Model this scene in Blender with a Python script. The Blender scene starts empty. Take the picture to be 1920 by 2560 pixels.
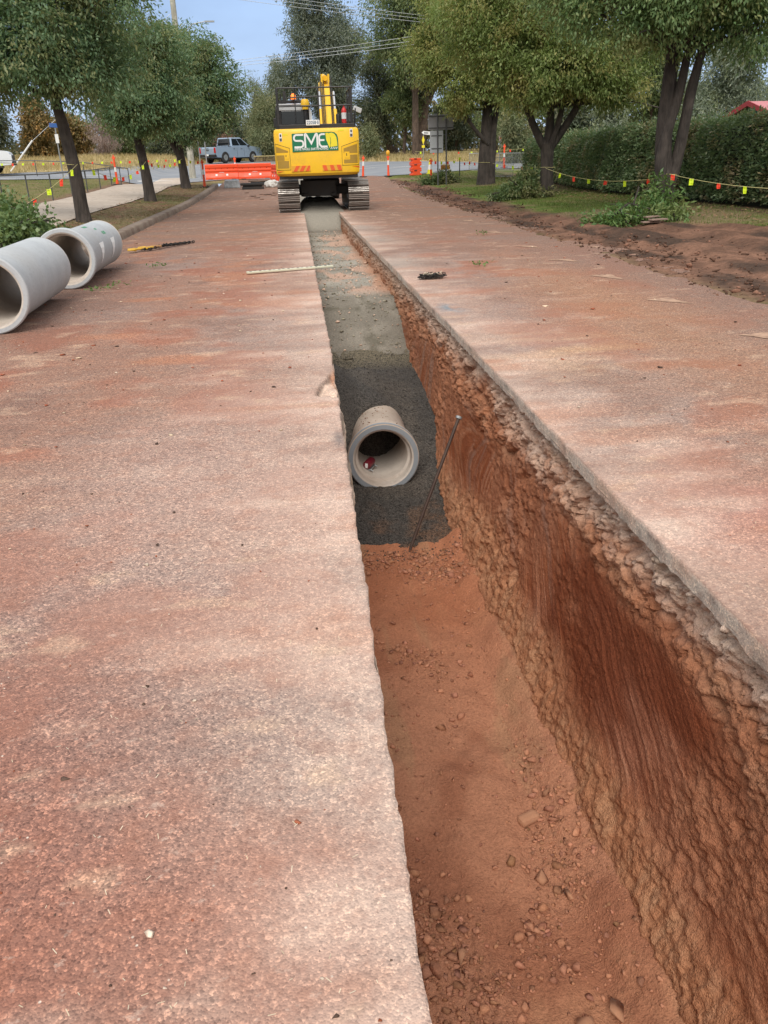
import bpy, bmesh, math, random
import numpy as np
from mathutils import Vector, Matrix
R = math.radians
rng = np.random.default_rng(7)
random.seed(7)
sc = bpy.context.scene
COL = sc.collection

# ------------------------------------------------------------------ camera
EYE = 1.7
def cam_axes(yaw, p, r):
    f = np.array([math.sin(yaw)*math.cos(p), math.cos(yaw)*math.cos(p), -math.sin(p)])
    rt = np.array([math.cos(yaw), -math.sin(yaw), 0]); up = np.cross(rt, f)
    c, s = math.cos(r), math.sin(r)
    return c*rt-s*up, s*rt+c*up, f
cr, cu, cf = cam_axes(0.090189, 0.421335, 0.03)
cd = bpy.data.cameras.new('camera'); cam = bpy.data.objects.new('camera', cd); COL.objects.link(cam)
cd.sensor_fit = 'VERTICAL'; cd.sensor_height = 36; cd.lens = 36*2000/2560
cd.clip_start = .05; cd.clip_end = 2000
cam.matrix_world = Matrix([[cr[0], cu[0], -cf[0], 0], [cr[1], cu[1], -cf[1], 0], [cr[2], cu[2], -cf[2], EYE], [0, 0, 0, 1]])
sc.camera = cam

# ------------------------------------------------------------------ light and sky
SUN_EL, SUN_AZ = R(47), R(192)            # azimuth clockwise from +Y: behind the camera
w = bpy.data.worlds.new('World'); sc.world = w; w.use_nodes = True
nt = w.node_tree; nt.nodes.clear()
def wn(t, **k):
    n = nt.nodes.new(t)
    for a, b in k.items(): setattr(n, a, b)
    return n
out = wn('ShaderNodeOutputWorld'); bg = wn('ShaderNodeBackground'); bg.inputs['Strength'].default_value = .1
sky = wn('ShaderNodeTexSky', sky_type='NISHITA', sun_disc=False, sun_elevation=SUN_EL, sun_rotation=SUN_AZ)
tc = wn('ShaderNodeTexCoord'); sep = wn('ShaderNodeSeparateXYZ'); nt.links.new(tc.outputs['Generated'], sep.inputs[0])
rampn = wn('ShaderNodeValToRGB'); nt.links.new(sep.outputs['Z'], rampn.inputs[0])
e = rampn.color_ramp.elements
e[0].position = 0.0; e[0].color = (.40, .50, .66, 1)
e[1].position = 1.0; e[1].color = (1.0, 1.0, 1.0, 1)
x = e.new(.10); x.color = (.33, .45, .66, 1)
x = e.new(.24); x.color = (.235, .35, .56, 1)
x = e.new(.48); x.color = (.66, .72, .82, 1)
mp = wn('ShaderNodeMapping'); mp.inputs['Scale'].default_value = (1.6, 1.6, 4.2); nt.links.new(tc.outputs['Generated'], mp.inputs[0])
nz = wn('ShaderNodeTexNoise'); nz.inputs['Scale'].default_value = 2.2; nz.inputs['Detail'].default_value = 6
nt.links.new(mp.outputs[0], nz.inputs['Vector'])
r2 = wn('ShaderNodeMapRange'); r2.inputs['From Min'].default_value = .38; r2.inputs['From Max'].default_value = .72
r2.inputs['To Min'].default_value = 8.5; r2.inputs['To Max'].default_value = 12.5
nt.links.new(nz.outputs['Fac'], r2.inputs['Value'])
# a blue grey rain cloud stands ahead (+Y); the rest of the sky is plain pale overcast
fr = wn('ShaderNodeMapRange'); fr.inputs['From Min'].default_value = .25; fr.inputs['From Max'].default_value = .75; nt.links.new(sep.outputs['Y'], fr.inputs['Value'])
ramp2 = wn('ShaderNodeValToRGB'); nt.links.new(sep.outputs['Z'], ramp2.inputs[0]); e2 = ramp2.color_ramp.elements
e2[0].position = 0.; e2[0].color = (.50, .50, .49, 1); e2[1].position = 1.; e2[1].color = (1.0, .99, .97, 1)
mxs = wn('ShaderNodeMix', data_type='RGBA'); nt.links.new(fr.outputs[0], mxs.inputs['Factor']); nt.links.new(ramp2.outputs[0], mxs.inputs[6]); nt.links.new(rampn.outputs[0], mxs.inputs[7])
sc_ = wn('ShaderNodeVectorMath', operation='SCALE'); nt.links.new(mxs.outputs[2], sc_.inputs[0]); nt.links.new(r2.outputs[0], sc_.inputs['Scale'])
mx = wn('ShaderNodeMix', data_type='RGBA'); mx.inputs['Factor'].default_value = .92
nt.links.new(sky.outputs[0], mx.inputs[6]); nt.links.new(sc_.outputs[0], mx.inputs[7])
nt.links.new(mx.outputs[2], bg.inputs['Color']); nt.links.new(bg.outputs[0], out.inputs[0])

sl = bpy.data.lights.new('sun', 'SUN'); sl.energy = 2.0; sl.angle = R(32); sl.color = (1, .94, .86)
sun = bpy.data.objects.new('sun', sl); COL.objects.link(sun)
sd = Vector((math.sin(SUN_AZ)*math.cos(SUN_EL), math.cos(SUN_AZ)*math.cos(SUN_EL), math.sin(SUN_EL)))
sun.rotation_euler = sd.to_track_quat('Z', 'Y').to_euler(); sun.location = (0, 0, 60)
sc.view_settings.view_transform = 'Standard'; sc.view_settings.look = 'None'
sc.view_settings.exposure = 0.45; sc.view_settings.gamma = 1; sc.view_settings.use_curve_mapping = False
sc.cycles.max_bounces = 8; sc.cycles.transparent_max_bounces = 8; sc.cycles.diffuse_bounces = 4

# ------------------------------------------------------------------ numpy noise
def _h(i, j, k, seed):
    n = (i.astype(np.int64)*73856093) ^ (j.astype(np.int64)*19349663) ^ (k.astype(np.int64)*83492791) ^ (seed*2654435)
    n = (n ^ (n >> 13)) * 1274126177
    n = n & 0x7fffffff
    n = (n ^ (n >> 16))
    return (n & 0xffff)/65535.0
def vn(x, y, z=None, seed=1):
    x = np.asarray(x, float); y = np.asarray(y, float); z = np.zeros_like(x) if z is None else np.asarray(z, float)
    xi, yi, zi = np.floor(x), np.floor(y), np.floor(z)
    u, v, t = x-xi, y-yi, z-zi
    u, v, t = u*u*(3-2*u), v*v*(3-2*v), t*t*(3-2*t)
    r = 0
    for a in (0, 1):
        for b in (0, 1):
            for c in (0, 1):
                r = r + _h(xi+a, yi+b, zi+c, seed)*(u if a else 1-u)*(v if b else 1-v)*(t if c else 1-t)
    return r*2-1
def fbm(x, y, z=None, o=4, seed=1, g=.5):
    s, a, n = 0, 1, 0
    z = np.zeros_like(np.asarray(x, float)) if z is None else z
    for i in range(o):
        s = s+a*vn(x*2**i+i*17.3, y*2**i-i*9.1, z*2**i, seed+i); n += a; a *= g
    return s/n
def worley(x, y, seed=1):
    xi, yi = np.floor(x), np.floor(y)
    f1 = np.full(x.shape, 9.0); f2 = f1.copy(); idv = np.zeros(x.shape)
    for a in (-1, 0, 1):
        for b in (-1, 0, 1):
            cx, cy = xi+a, yi+b; o = np.zeros_like(cx)
            px = cx+_h(cx, cy, o, seed); py = cy+_h(cx, cy, o, seed+5)
            d = np.hypot(px-x, py-y); hid = _h(cx, cy, o, seed+9)
            nf = d < f1
            f2 = np.where(nf, f1, np.minimum(f2, d)); idv = np.where(nf, hid, idv); f1 = np.where(nf, d, f1)
    return f1, f2, idv
def ss(a, b, x):
    t = np.clip((np.asarray(x, float)-a)/(b-a), 0, 1); return t*t*(3-2*t)
def mixc(c, d, f):
    f = np.clip(f, 0, 1)[..., None]; return c*(1-f)+np.asarray(d)*f

# ------------------------------------------------------------------ materials
class NT:
    def __init__(s, name):
        s.m = bpy.data.materials.new(name); s.m.use_nodes = True; s.t = s.m.node_tree; s.t.nodes.clear()
        s.o = s.n('ShaderNodeOutputMaterial'); s.b = s.n('ShaderNodeBsdfPrincipled'); s.l(s.b.outputs[0], s.o.inputs[0])
    def n(s, typ, ins=None, **at):
        nd = s.t.nodes.new(typ)
        for k, v in at.items(): setattr(nd, k, v)
        for k, v in (ins or {}).items(): s.put(nd, k, v)
        return nd
    def put(s, nd, k, v):
        i = nd.inputs[k]
        if isinstance(v, bpy.types.NodeSocket): s.t.links.new(v, i)
        elif isinstance(v, tuple) and i.type == 'RGBA' and len(v) == 3: i.default_value = v+(1,)
        else: i.default_value = v
    def l(s, a, b): s.t.links.new(a, b)
    def co(s, scale=(1, 1, 1)):
        if not hasattr(s, 'tc'): s.tc = s.n('ShaderNodeTexCoord')
        if scale == (1, 1, 1): return s.tc.outputs['Object']
        return s.n('ShaderNodeMapping', {0: s.tc.outputs['Object'], 'Scale': scale}).outputs[0]
    def noise(s, sc, det=4, scale=(1, 1, 1), rough=.55):
        return s.n('ShaderNodeTexNoise', {'Vector': s.co(scale), 'Scale': sc, 'Detail': det, 'Roughness': rough}).outputs['Fac']
    def vor(s, sc, scale=(1, 1, 1), out='Distance', feature='F1'):
        return s.n('ShaderNodeTexVoronoi', {'Vector': s.co(scale), 'Scale': sc}, feature=feature).outputs[out]
    def rng(s, v, a, b, c=0., d=1.):
        return s.n('ShaderNodeMapRange', {'Value': v, 'From Min': a, 'From Max': b, 'To Min': c, 'To Max': d}).outputs[0]
    def mix(s, f, a, b, mode='MIX'):
        return s.n('ShaderNodeMix', {0: f, 6: a, 7: b}, data_type='RGBA', blend_type=mode).outputs[2]
    def math(s, op, a, b=0.):
        return s.n('ShaderNodeMath', {0: a, 1: b}, operation=op).outputs[0]
    def attr(s, nm, o='Color'): return s.n('ShaderNodeAttribute', attribute_name=nm).outputs[o]
    def bump(s, h, dist=.01, st=1., prev=None):
        d = {'Height': h, 'Distance': dist, 'Strength': st}
        if prev is not None: d['Normal'] = prev
        return s.n('ShaderNodeBump', d).outputs[0]
    def fin(s, col=None, rough=None, normal=None, **k):
        if col is not None: s.put(s.b, 'Base Color', col)
        if rough is not None: s.put(s.b, 'Roughness', rough)
        if normal is not None: s.put(s.b, 'Normal', normal)
        for a, b in k.items(): s.put(s.b, a.replace('_', ' '), b)
        return s.m

def painted(name, col, rough=.45, metal=0., dirt=(.2, .13, .09), amt=.35, sc=3., bump=0.0, **k):
    t = NT(name)
    a = t.noise(sc, 6); b = t.noise(sc*11, 4)
    f = t.math('MULTIPLY', t.rng(a, .45, .75), t.rng(b, .3, .75))
    f = t.math('MULTIPLY', f, amt)
    c = t.mix(f, col, dirt)
    c = t.mix(t.rng(t.noise(sc*3.1, 3), .35, .7, 0, .16), c, tuple(x*.72 for x in col))
    r = t.rng(a, .3, .75, max(.05, rough-.08), min(1, rough+.2))
    nm = t.bump(b, .004, bump) if bump else None
    return t.fin(c, r, nm, Metallic=metal, **k)
def soil_attr(name, s1=40., s2=160., dist=.008, amt=.35, rough=.95):
    t = NT(name); c = t.attr('Col')
    n1 = t.noise(s1, 5); n2 = t.noise(s2, 3); v = t.vor(s1*1.7)
    g = t.math('ADD', t.math('MULTIPLY', n1, .6), t.math('MULTIPLY', n2, .4))
    c = t.mix(1., c, t.rng(g, .3, .7, 1-amt, 1+amt), 'MULTIPLY')
    h = t.math('ADD', t.math('MULTIPLY', n1, 1.), t.math('MULTIPLY', v, -.5)); h = t.math('ADD', h, t.math('MULTIPLY', n2, .3))
    return t.fin(c, rough, t.bump(h, dist, .9), **{'Specular_IOR_Level': .15})
def leafmat(name, a, b, c=None, tr=.25, rough=.5, c_amt=.0):
    t = NT(name)
    rnd = t.n('ShaderNodeNewGeometry').outputs['Random Per Island']
    cl = t.noise(1.1, 3)
    col = t.mix(rnd, a, b)
    if c is not None: col = t.mix(t.rng(t.math('ADD', cl, t.math('MULTIPLY', rnd, .18)), .58-c_amt, .72-c_amt), col, c)
    t.put(t.b, 'Base Color', col); t.put(t.b, 'Roughness', rough); t.put(t.b, 'Specular IOR Level', .35)
    tb = t.n('ShaderNodeBsdfTranslucent', {'Color': t.mix(.5, col, (.16, .22, .03))})
    ms = t.n('ShaderNodeMixShader', {0: tr}); t.l(t.b.outputs[0], ms.inputs[1]); t.l(tb.outputs[0], ms.inputs[2]); t.l(ms.outputs[0], t.o.inputs[0])
    return t.m

# ------------------------------------------------------------------ mesh and object helpers
def link(name, me, mat=None, parent=None, loc=None):
    o = bpy.data.objects.new(name, me); COL.objects.link(o)
    if mat is not None and me is not None:
        for m in (mat if isinstance(mat, list) else [mat]): me.materials.append(m)
    if parent is not None: o.parent = parent
    if loc is not None: o.location = loc
    return o
def npmesh(name, V, Fa, smooth=False, cols=None, attrs=None):
    V = np.asarray(V, np.float32).reshape(-1, 3); Fa = np.asarray(Fa, np.int32); n = Fa.shape[1]
    me = bpy.data.meshes.new(name)
    me.vertices.add(len(V)); me.vertices.foreach_set('co', V.ravel())
    me.loops.add(Fa.size); me.loops.foreach_set('vertex_index', Fa.ravel())
    me.polygons.add(len(Fa)); me.polygons.foreach_set('loop_start', np.arange(0, Fa.size, n, dtype=np.int32))
    if smooth: me.polygons.foreach_set('use_smooth', np.ones(len(Fa), bool))
    if cols is not None:
        a = me.color_attributes.new('Col', 'FLOAT_COLOR', 'POINT')
        c = np.ones((len(V), 4), np.float32); c[:, :3] = np.clip(cols.reshape(-1, 3), .003, .95); a.data.foreach_set('color', c.ravel())
    for k, v in (attrs or {}).items():
        a = me.attributes.new(k, 'FLOAT', 'POINT'); a.data.foreach_set('value', np.asarray(v, np.float32).ravel())
    me.update(calc_edges=True); me.validate(); return me
def gridfaces(nr, nc, keep=None):
    i = np.arange(nr*nc).reshape(nr, nc)
    f = np.stack([i[:-1, :-1], i[:-1, 1:], i[1:, 1:], i[1:, :-1]], -1).reshape(-1, 4)
    if keep is not None: f = f[keep.reshape(-1)]
    return f
class MB:
    def __init__(s): s.v = []; s.f = []; s.M = None
    def add(s, vs, fs):
        k = len(s.v); s.v += [tuple(v) for v in vs]; s.f += [tuple(i+k for i in f) for f in fs]; return s
    def box(s, c, d, rot=None, taper=1.):
        x, y, z = d[0]/2, d[1]/2, d[2]/2; t = taper
        vs = [Vector(p) for p in ((-x, -y, -z), (x, -y, -z), (x, y, -z), (-x, y, -z), (-x*t, -y*t, z), (x*t, -y*t, z), (x*t, y*t, z), (-x*t, y*t, z))]
        if rot is not None: vs = [rot @ v for v in vs]
        c = Vector(c)
        return s.add([v+c for v in vs], [(0, 3, 2, 1), (4, 5, 6, 7), (0, 1, 5, 4), (1, 2, 6, 5), (2, 3, 7, 6), (3, 0, 4, 7)])
    def tube(s, pts, r, n=8, cap=True):
        P = [Vector(p) for p in pts]; rs = r if isinstance(r, (list, tuple)) else [r]*len(P)
        T = [(P[min(i+1, len(P)-1)]-P[max(i-1, 0)]).normalized() for i in range(len(P))]
        u = T[0].orthogonal().normalized(); vs = []; fs = []
        for i, p in enumerate(P):
            u = (u-T[i]*u.dot(T[i])); u = u.normalized() if u.length > 1e-6 else T[i].orthogonal().normalized(); w_ = T[i].cross(u)
            vs += [p+(u*math.cos(2*math.pi*j/n)+w_*math.sin(2*math.pi*j/n))*rs[i] for j in range(n)]
        for i in range(len(P)-1):
            for j in range(n): fs.append((i*n+j, i*n+(j+1) % n, (i+1)*n+(j+1) % n, (i+1)*n+j))
        if cap: fs += [tuple(range(n-1, -1, -1)), tuple((len(P)-1)*n+j for j in range(n))]
        return s.add(vs, fs)
    def prism(s, poly, axis, a, b):
        """extrude a 2D polygon along an axis; the polygon lies in the two other axes in order"""
        n = len(poly)
        def mk(p, h): return (h, p[0], p[1]) if axis == 'X' else (p[0], h, p[1]) if axis == 'Y' else (p[0], p[1], h)
        vs = [mk(p, a) for p in poly]+[mk(p, b) for p in poly]
        return s.add(vs, [tuple(range(n-1, -1, -1)), tuple(range(n, 2*n))]+[(i, (i+1) % n, n+(i+1) % n, n+i) for i in range(n)])
    def lathe(s, prof, n=32, axis='Z', c=(0, 0, 0), close=False):
        vs = []; fs = []; m = len(prof)
        for j in range(n):
            a = 2*math.pi*j/n
            for r, h in prof:
                q = (r*math.cos(a), r*math.sin(a), h) if axis == 'Z' else (r*math.cos(a), h, r*math.sin(a)) if axis == 'Y' else (h, r*math.cos(a), r*math.sin(a))
                vs.append((q[0]+c[0], q[1]+c[1], q[2]+c[2]))
        for j in range(n):
            for i in range(m if close else m-1):
                fs.append((j*m+i, ((j+1) % n)*m+i, ((j+1) % n)*m+(i+1) % m, j*m+(i+1) % m))
        return s.add(vs, fs)
    def build(s, name, mat, parent=None, loc=None, smooth=False, bevel=0, seg=2, fix=True):
        me = bpy.data.meshes.new(name); me.from_pydata(s.v, [], s.f)
        if fix:
            b = bmesh.new(); b.from_mesh(me); bmesh.ops.recalc_face_normals(b, faces=b.faces); b.to_mesh(me); b.free()
        if smooth: me.polygons.foreach_set('use_smooth', [True]*len(me.polygons))
        o = link(name, me, mat, parent, loc)
        if bevel:
            md = o.modifiers.new('bevel', 'BEVEL'); md.width = bevel; md.segments = seg; md.limit_method = 'ANGLE'; md.angle_limit = R(35)
        if smooth and bevel == 0:
            try: me.set_sharp_from_angle(angle=R(40))
            except Exception: pass
        return o
def tag(o, label=None, cat=None, group=None, kind=None):
    if label: o['label'] = label
    if cat: o['category'] = cat
    if group: o['group'] = group
    if kind: o['kind'] = kind
    return o
def thing(name, label, cat, loc=(0, 0, 0), rz=0., group=None):
    o = bpy.data.objects.new(name, None); COL.objects.link(o); o.location = loc; o.rotation_euler = (0, 0, rz); o.empty_display_size = .1
    return tag(o, label, cat, group)
def dup(o, parent=None, loc=None, rz=None, label=None, deep=True):
    c = o.copy(); COL.objects.link(c)
    if parent is not None: c.parent = parent
    if loc is not None: c.location = loc
    if rz is not None: c.rotation_euler = (0, 0, rz)
    if label: c['label'] = label
    for ch in list(o.children): dup(ch, c)
    return c
def text(name, s, size, mat, parent, loc, rot=(R(90), 0, 0), depth=.002, bold=0., align='LEFT', sx=1., shear=0.):
    cu_ = bpy.data.curves.new(name, 'FONT'); cu_.body = s; cu_.size = size; cu_.extrude = depth; cu_.offset = bold; cu_.align_x = align; cu_.shear = shear
    cu_.resolution_u = 3
    o = bpy.data.objects.new(name, cu_); COL.objects.link(o)
    bpy.context.view_layer.update()
    me = bpy.data.meshes.new_from_object(o.evaluated_get(bpy.context.evaluated_depsgraph_get()))
    bpy.data.objects.remove(o); me.name = name
    r = link(name, me, mat, parent, loc); r.rotation_euler = rot; r.scale = (sx, 1, 1)
    return r

# ------------------------------------------------------------------ shape of the land
RY = [0, 34, 40, 45, 50, 55, 60, 65, 70, 75, 85, 100, 500]; RZ = [0, 0, .08, .2, .4, .6, .8, .98, 1.15, 1.28, 1.4, 1.45, 1.45]
def rise(y): return np.interp(y, RY, RZ)
def tz(x, y):
    x = np.asarray(x, float); y = np.asarray(y, float)
    l = np.interp(-x, [4.3, 4.45, 15, 40], [0, .15, .85, .9])
    rr = np.interp(x, [5.0, 5.3, 6.5, 9, 30], [-.04, .0, .05, .15, .2])
    f = 1-ss(44, 52, y)*ss(-10.5, -8.5, x)
    return rise(y)+l*f+rr
def XR(y): return np.interp(y, [-4, 0, 2.3, 4.4, 7.9, 15.4, 24, 30, 60], [1.63, 1.63, 1.61, 1.577, 1.552, 1.462, 1.36, 1.31, 1.31])
def XL(y): return np.interp(y, [-4, 1.1, 2.8, 5.5, 8, 12.8, 24.7, 60], [.165, .168, .178, .204, .225, .215, .21, .21])

# ================================================================== GROUND
def lin(*a): return np.concatenate([np.arange(a[i], a[i+2], a[i+1]) for i in range(0, len(a)-2, 2)]+[[a[-1]]])
gx = np.unique(np.round(np.concatenate([np.arange(-300, -40, 12), np.arange(-40, -16, .8), np.arange(-16, -4.5, .15), np.arange(-4.45, 5, .35), np.arange(5.0, 13, .09), np.arange(13, 40, .9), np.arange(40, 301, 13)]), 3))
gy = np.unique(np.round(np.concatenate([np.arange(-8, 6, .5), np.arange(6, 56, .15), np.arange(56, 100, .4), np.arange(100, 420, 16)]), 3))
X, Y = np.meshgrid(gx, gy)
Z = tz(X, Y)
mudw = ss(4.9, 5.5, X+.35*fbm(X*.8, Y*.5, seed=3)) * (1-ss(-.35, .35, X-np.interp(Y, [0, 13, 15.5, 17.5, 19.5, 25, 33, 46, 50], [12, 11, 9.8, 8.6, 7.0, 7.0, 6.9, 6.6, 5.2])+1.1*fbm(X*.5, Y*.35, seed=4))) * (1-ss(47, 51, Y))
f1, f2, _ = worley(X*3.2, Y*3.2, 5)
Z = Z + mudw*(.045*fbm(X*2.5, Y*1.3, o=5, seed=6)+.05*np.maximum(0, .5-f1)*ss(0, .3, fbm(X*.7, Y*.7, seed=66))+.03*fbm(X*5, Y*4, seed=67)+.035*np.sin(X*5+2*vn(X*.6, Y*.25, seed=8))*ss(5.6, 6.2, X))
Z = Z + (1-mudw)*.02*fbm(X*1.2, Y*1.2, seed=9)*(np.abs(X) > 5)
n1 = fbm(X*.5, Y*.5, seed=11); n2 = fbm(X*2.2, Y*2.2, seed=12); n3 = fbm(X*.18, Y*.18, seed=13)
C = np.zeros(X.shape+(3,))+np.array([.16, .145, .055])
# lawn on the left, straw strip beyond, verge
C = mixc(C, (.12, .125, .04), ss(-.2, .4, n1)); C = mixc(C, (.21, .15, .085), ss(.1, .5, n2+.3*n1))
verge = (X > -6.6) & (X < -4.3)
C = np.where(verge[..., None], mixc(mixc(C*0+np.array([.19, .145, .075]), (.12, .12, .045), ss(-.1, .3, n1+.5*n2)), (.2, .115, .075), ss(.05, .35, n2)), C)
edge = ss(-9.9, -9.2, X+.4*n2)*(X < -8.6); C = mixc(C, (.2, .12, .085), edge*.8)
straw = ss(50, 56, Y+3*n1)
C = mixc(C, mixc(C*0+np.array([.44, .34, .17]), (.32, .25, .10), ss(-.2, .4, n2)), straw)
lefts = ss(-10.5, -12.5, X)*ss(47, 50, Y); C = mixc(C, (.44, .34, .17), lefts*.8)
# right verge: lawn, dry under the near tree, mud by the road
rv = (X > 4.8) & (Y < 56)
g = mixc(C*0+np.array([.105, .155, .03]), (.16, .17, .05), ss(-.2, .35, n2+n3)); g = mixc(g, (.2, .145, .085), ss(.0, .4, n1+.4*n2+.35*(1-ss(20, 27, Y)))*.9)
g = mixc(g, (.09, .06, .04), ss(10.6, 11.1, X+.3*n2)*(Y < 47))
g = mixc(g, mixc(C*0+np.array([.13, .071, .048]), (.20, .108, .072), ss(-.1, .45, n2+.6*n3)), mudw)
g = mixc(g, (.07, .044, .032), mudw*ss(.05, .4, fbm(X*1.6, Y*.8, seed=15)+.2*f1))
C = np.where(rv[..., None], g, C)
xc = (X[:-1, :-1]+X[1:, 1:])/2; yc = (Y[:-1, :-1]+Y[1:, 1:])/2
keep = ~((xc > -4.45) & (xc < 5.0) & (yc < 50))
M_ground = soil_attr('verge soil', 9., 45., .03, .45)
tag(link('ground', npmesh('ground', np.stack([X, Y, Z], -1), gridfaces(*X.shape, keep), True, C), M_ground), kind='structure')

# ================================================================== ROAD (two sheets either side of the open cut)
t = NT('dusty chip seal')
col = t.attr('Col'); dust = t.attr('dust', 'Fac')
v = t.vor(165., out='Color'); vd = t.vor(165.); sepc = t.n('ShaderNodeSeparateColor', {0: v})
v2 = t.n('ShaderNodeSeparateColor', {0: t.vor(78., out='Color')})
sv = t.math('ADD', t.math('MULTIPLY', sepc.outputs[0], .62), t.math('MULTIPLY', v2.outputs[0], .38))
chip = t.n('ShaderNodeValToRGB', {0: sv}); el = chip.color_ramp.elements
el[0].position = .16; el[0].color = (.30, .30, .33, 1); el[1].position = .9; el[1].color = (2.3, 2.15, 1.95, 1)
k_ = el.new(.35); k_.color = (.80, .78, .79, 1); k_ = el.new(.66); k_.color = (1.05, 1.02, 1.0, 1)
sm = t.noise(6.5, 6, (1, 1.2, 1)); sm2 = t.noise(30., 4)
vis = t.math('MULTIPLY', t.math('SUBTRACT', 1.0, t.math('MULTIPLY', dust, .52)), t.rng(sm, .3, .65, .62, 1.0))
c = t.mix(vis, col, t.mix(1., col, chip.outputs[0], 'MULTIPLY'))
c = t.mix(t.math('MULTIPLY', t.rng(sm, .5, .68), .5), c, t.mix(.5, col, (.33, .13, .075)))
c = t.mix(t.math('MULTIPLY', t.rng(t.noise(19., 6, (.85, 1.2, 1), .65), .60, .68), .5), c, (.58, .43, .35))
c = t.mix(t.math('MULTIPLY', t.rng(t.noise(27., 5, (1, 1.1, 1), .65), .52, .66), .4), c, t.mix(.5, col, (.24, .085, .055)))
c = t.mix(t.math('MULTIPLY', t.rng(sm2, .60, .72), .45), c, t.mix(.6, col, (.16, .10, .085)))
c = t.mix(t.math('MULTIPLY', t.rng(t.vor(23.), .10, .05), t.rng(t.noise(5., 2), .5, .6)), c, (.66, .56, .47))
hgt = t.math('ADD', t.math('MULTIPLY', vd, -1.1), t.math('MULTIPLY', sm2, .6))
M_road = t.fin(c, .9, t.bump(hgt, .0032, .7), **{'Specular_IOR_Level': .2})

def road_color(X, Y, ed, side):
    """albedo of the dusty road; ed = distance to the cut edge"""
    st = fbm(X*.55, Y*1.9, o=5, seed=21+side); big = fbm(X*.45, Y*.4, seed=23+side); fine = fbm(X*2.3, Y*5, o=4, seed=25+side); iso = fbm(X*1.4, Y*1.4, o=5, seed=29+side)
    C = np.zeros(X.shape+(3,))+np.array([.275, .165, .124])
    C = mixc(C, (.262, .192, .166), ss(-.05, .45, big))
    C = mixc(C, (.28, .12, .080), ss(.02, .40, iso+.25*st)*.9)
    C = mixc(C, (.215, .135, .108), ss(.12, .5, -iso+.3*big)*.8)
    far = ss(13, 24, Y)
    if side == 0:
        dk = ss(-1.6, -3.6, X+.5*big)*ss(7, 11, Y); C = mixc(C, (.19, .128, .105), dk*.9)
        C = mixc(C, (.38, .165, .09), ss(.05, .32, fbm(X*.9, Y*1.6, seed=31)-.14)*ss(4, 7, Y)*.6)
        C = mixc(C, (.235, .112, .085), ss(-.05, -1.0, X+.35*iso)*(1-ss(1.9, 3.6, Y+.5*iso))*.75)
        C = mixc(C, (.42, .305, .265), np.exp(-(((X+.75)/.9)**2+((Y-4.3)/1.5)**2))*.6)
        C = mixc(C, (.30, .12, .08), np.exp(-(((X+1.0)/.55)**2+((Y-1.65)/.5)**2))*.5*ss(-.4, .3, iso))
        C = mixc(C, (.30, .12, .08), np.exp(-(((X+.45)/.4)**2+((Y-1.45)/.25)**2))*.7*ss(-.4, .3, iso))
    else:
        dk = ss(3.2, 5.2, X+.6*big); C = mixc(C, (.225, .15, .12), dk*.75)
        C = mixc(C, (.45, .285, .16), np.exp(-(((X-2.3)/.8)**2+((Y-7.2)/.8)**2))*ss(-.3, .3, st)*.9)
        C = mixc(C, (.34, .12, .09), np.exp(-(((X-2.6)/1.2)**2+((Y-3.4)/.6)**2))*ss(-.5, .3, st)*.8)
        C = mixc(C, (.38, .21, .12), np.exp(-(((X-3.6)/.8)**2+((Y-9.)/5)**2))*.5)
    C = mixc(C, (.225, .148, .112), far*.8); C = mixc(C, (.28, .135, .085), far*ss(.12, .4, st)*.5)
    pw = np.interp(Y, [1, 3, 6, 12, 25], [.40, .62, .75, .6, .35])
    pale = np.exp(-(np.maximum(ed, 0)/pw)**1.3)*(.66+.45*st+.35*fine+.5*iso)
    C = mixc(C, (.60, .46, .385), np.clip(pale, 0, 1)*.88)
    C = mixc(C, (.58, .44, .36), ss(.15, .5, fine+.2*st)*.45*np.exp(-ed/1.4))
    C = mixc(C, (.42, .215, .14), ss(.22, .5, st-.1*fine)*np.exp(-ed/1.3)*.55)
    C = mixc(C, (.52, .37, .27), ss(.40, .55, fbm(X*3.1, Y*7, seed=41+side))*.45)
    d = np.clip(.15+.85*np.exp(-ed/.55)+.7*ss(.1, .5, iso)+far*.55, 0, 1)
    return C, d
yy = [-4.]
while yy[-1] < 52: yy.append(yy[-1]+max(.028, .0062*yy[-1]))
yy = np.array(yy)
V0, F0, C0, D0 = [], [], [], []; base = 0
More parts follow.
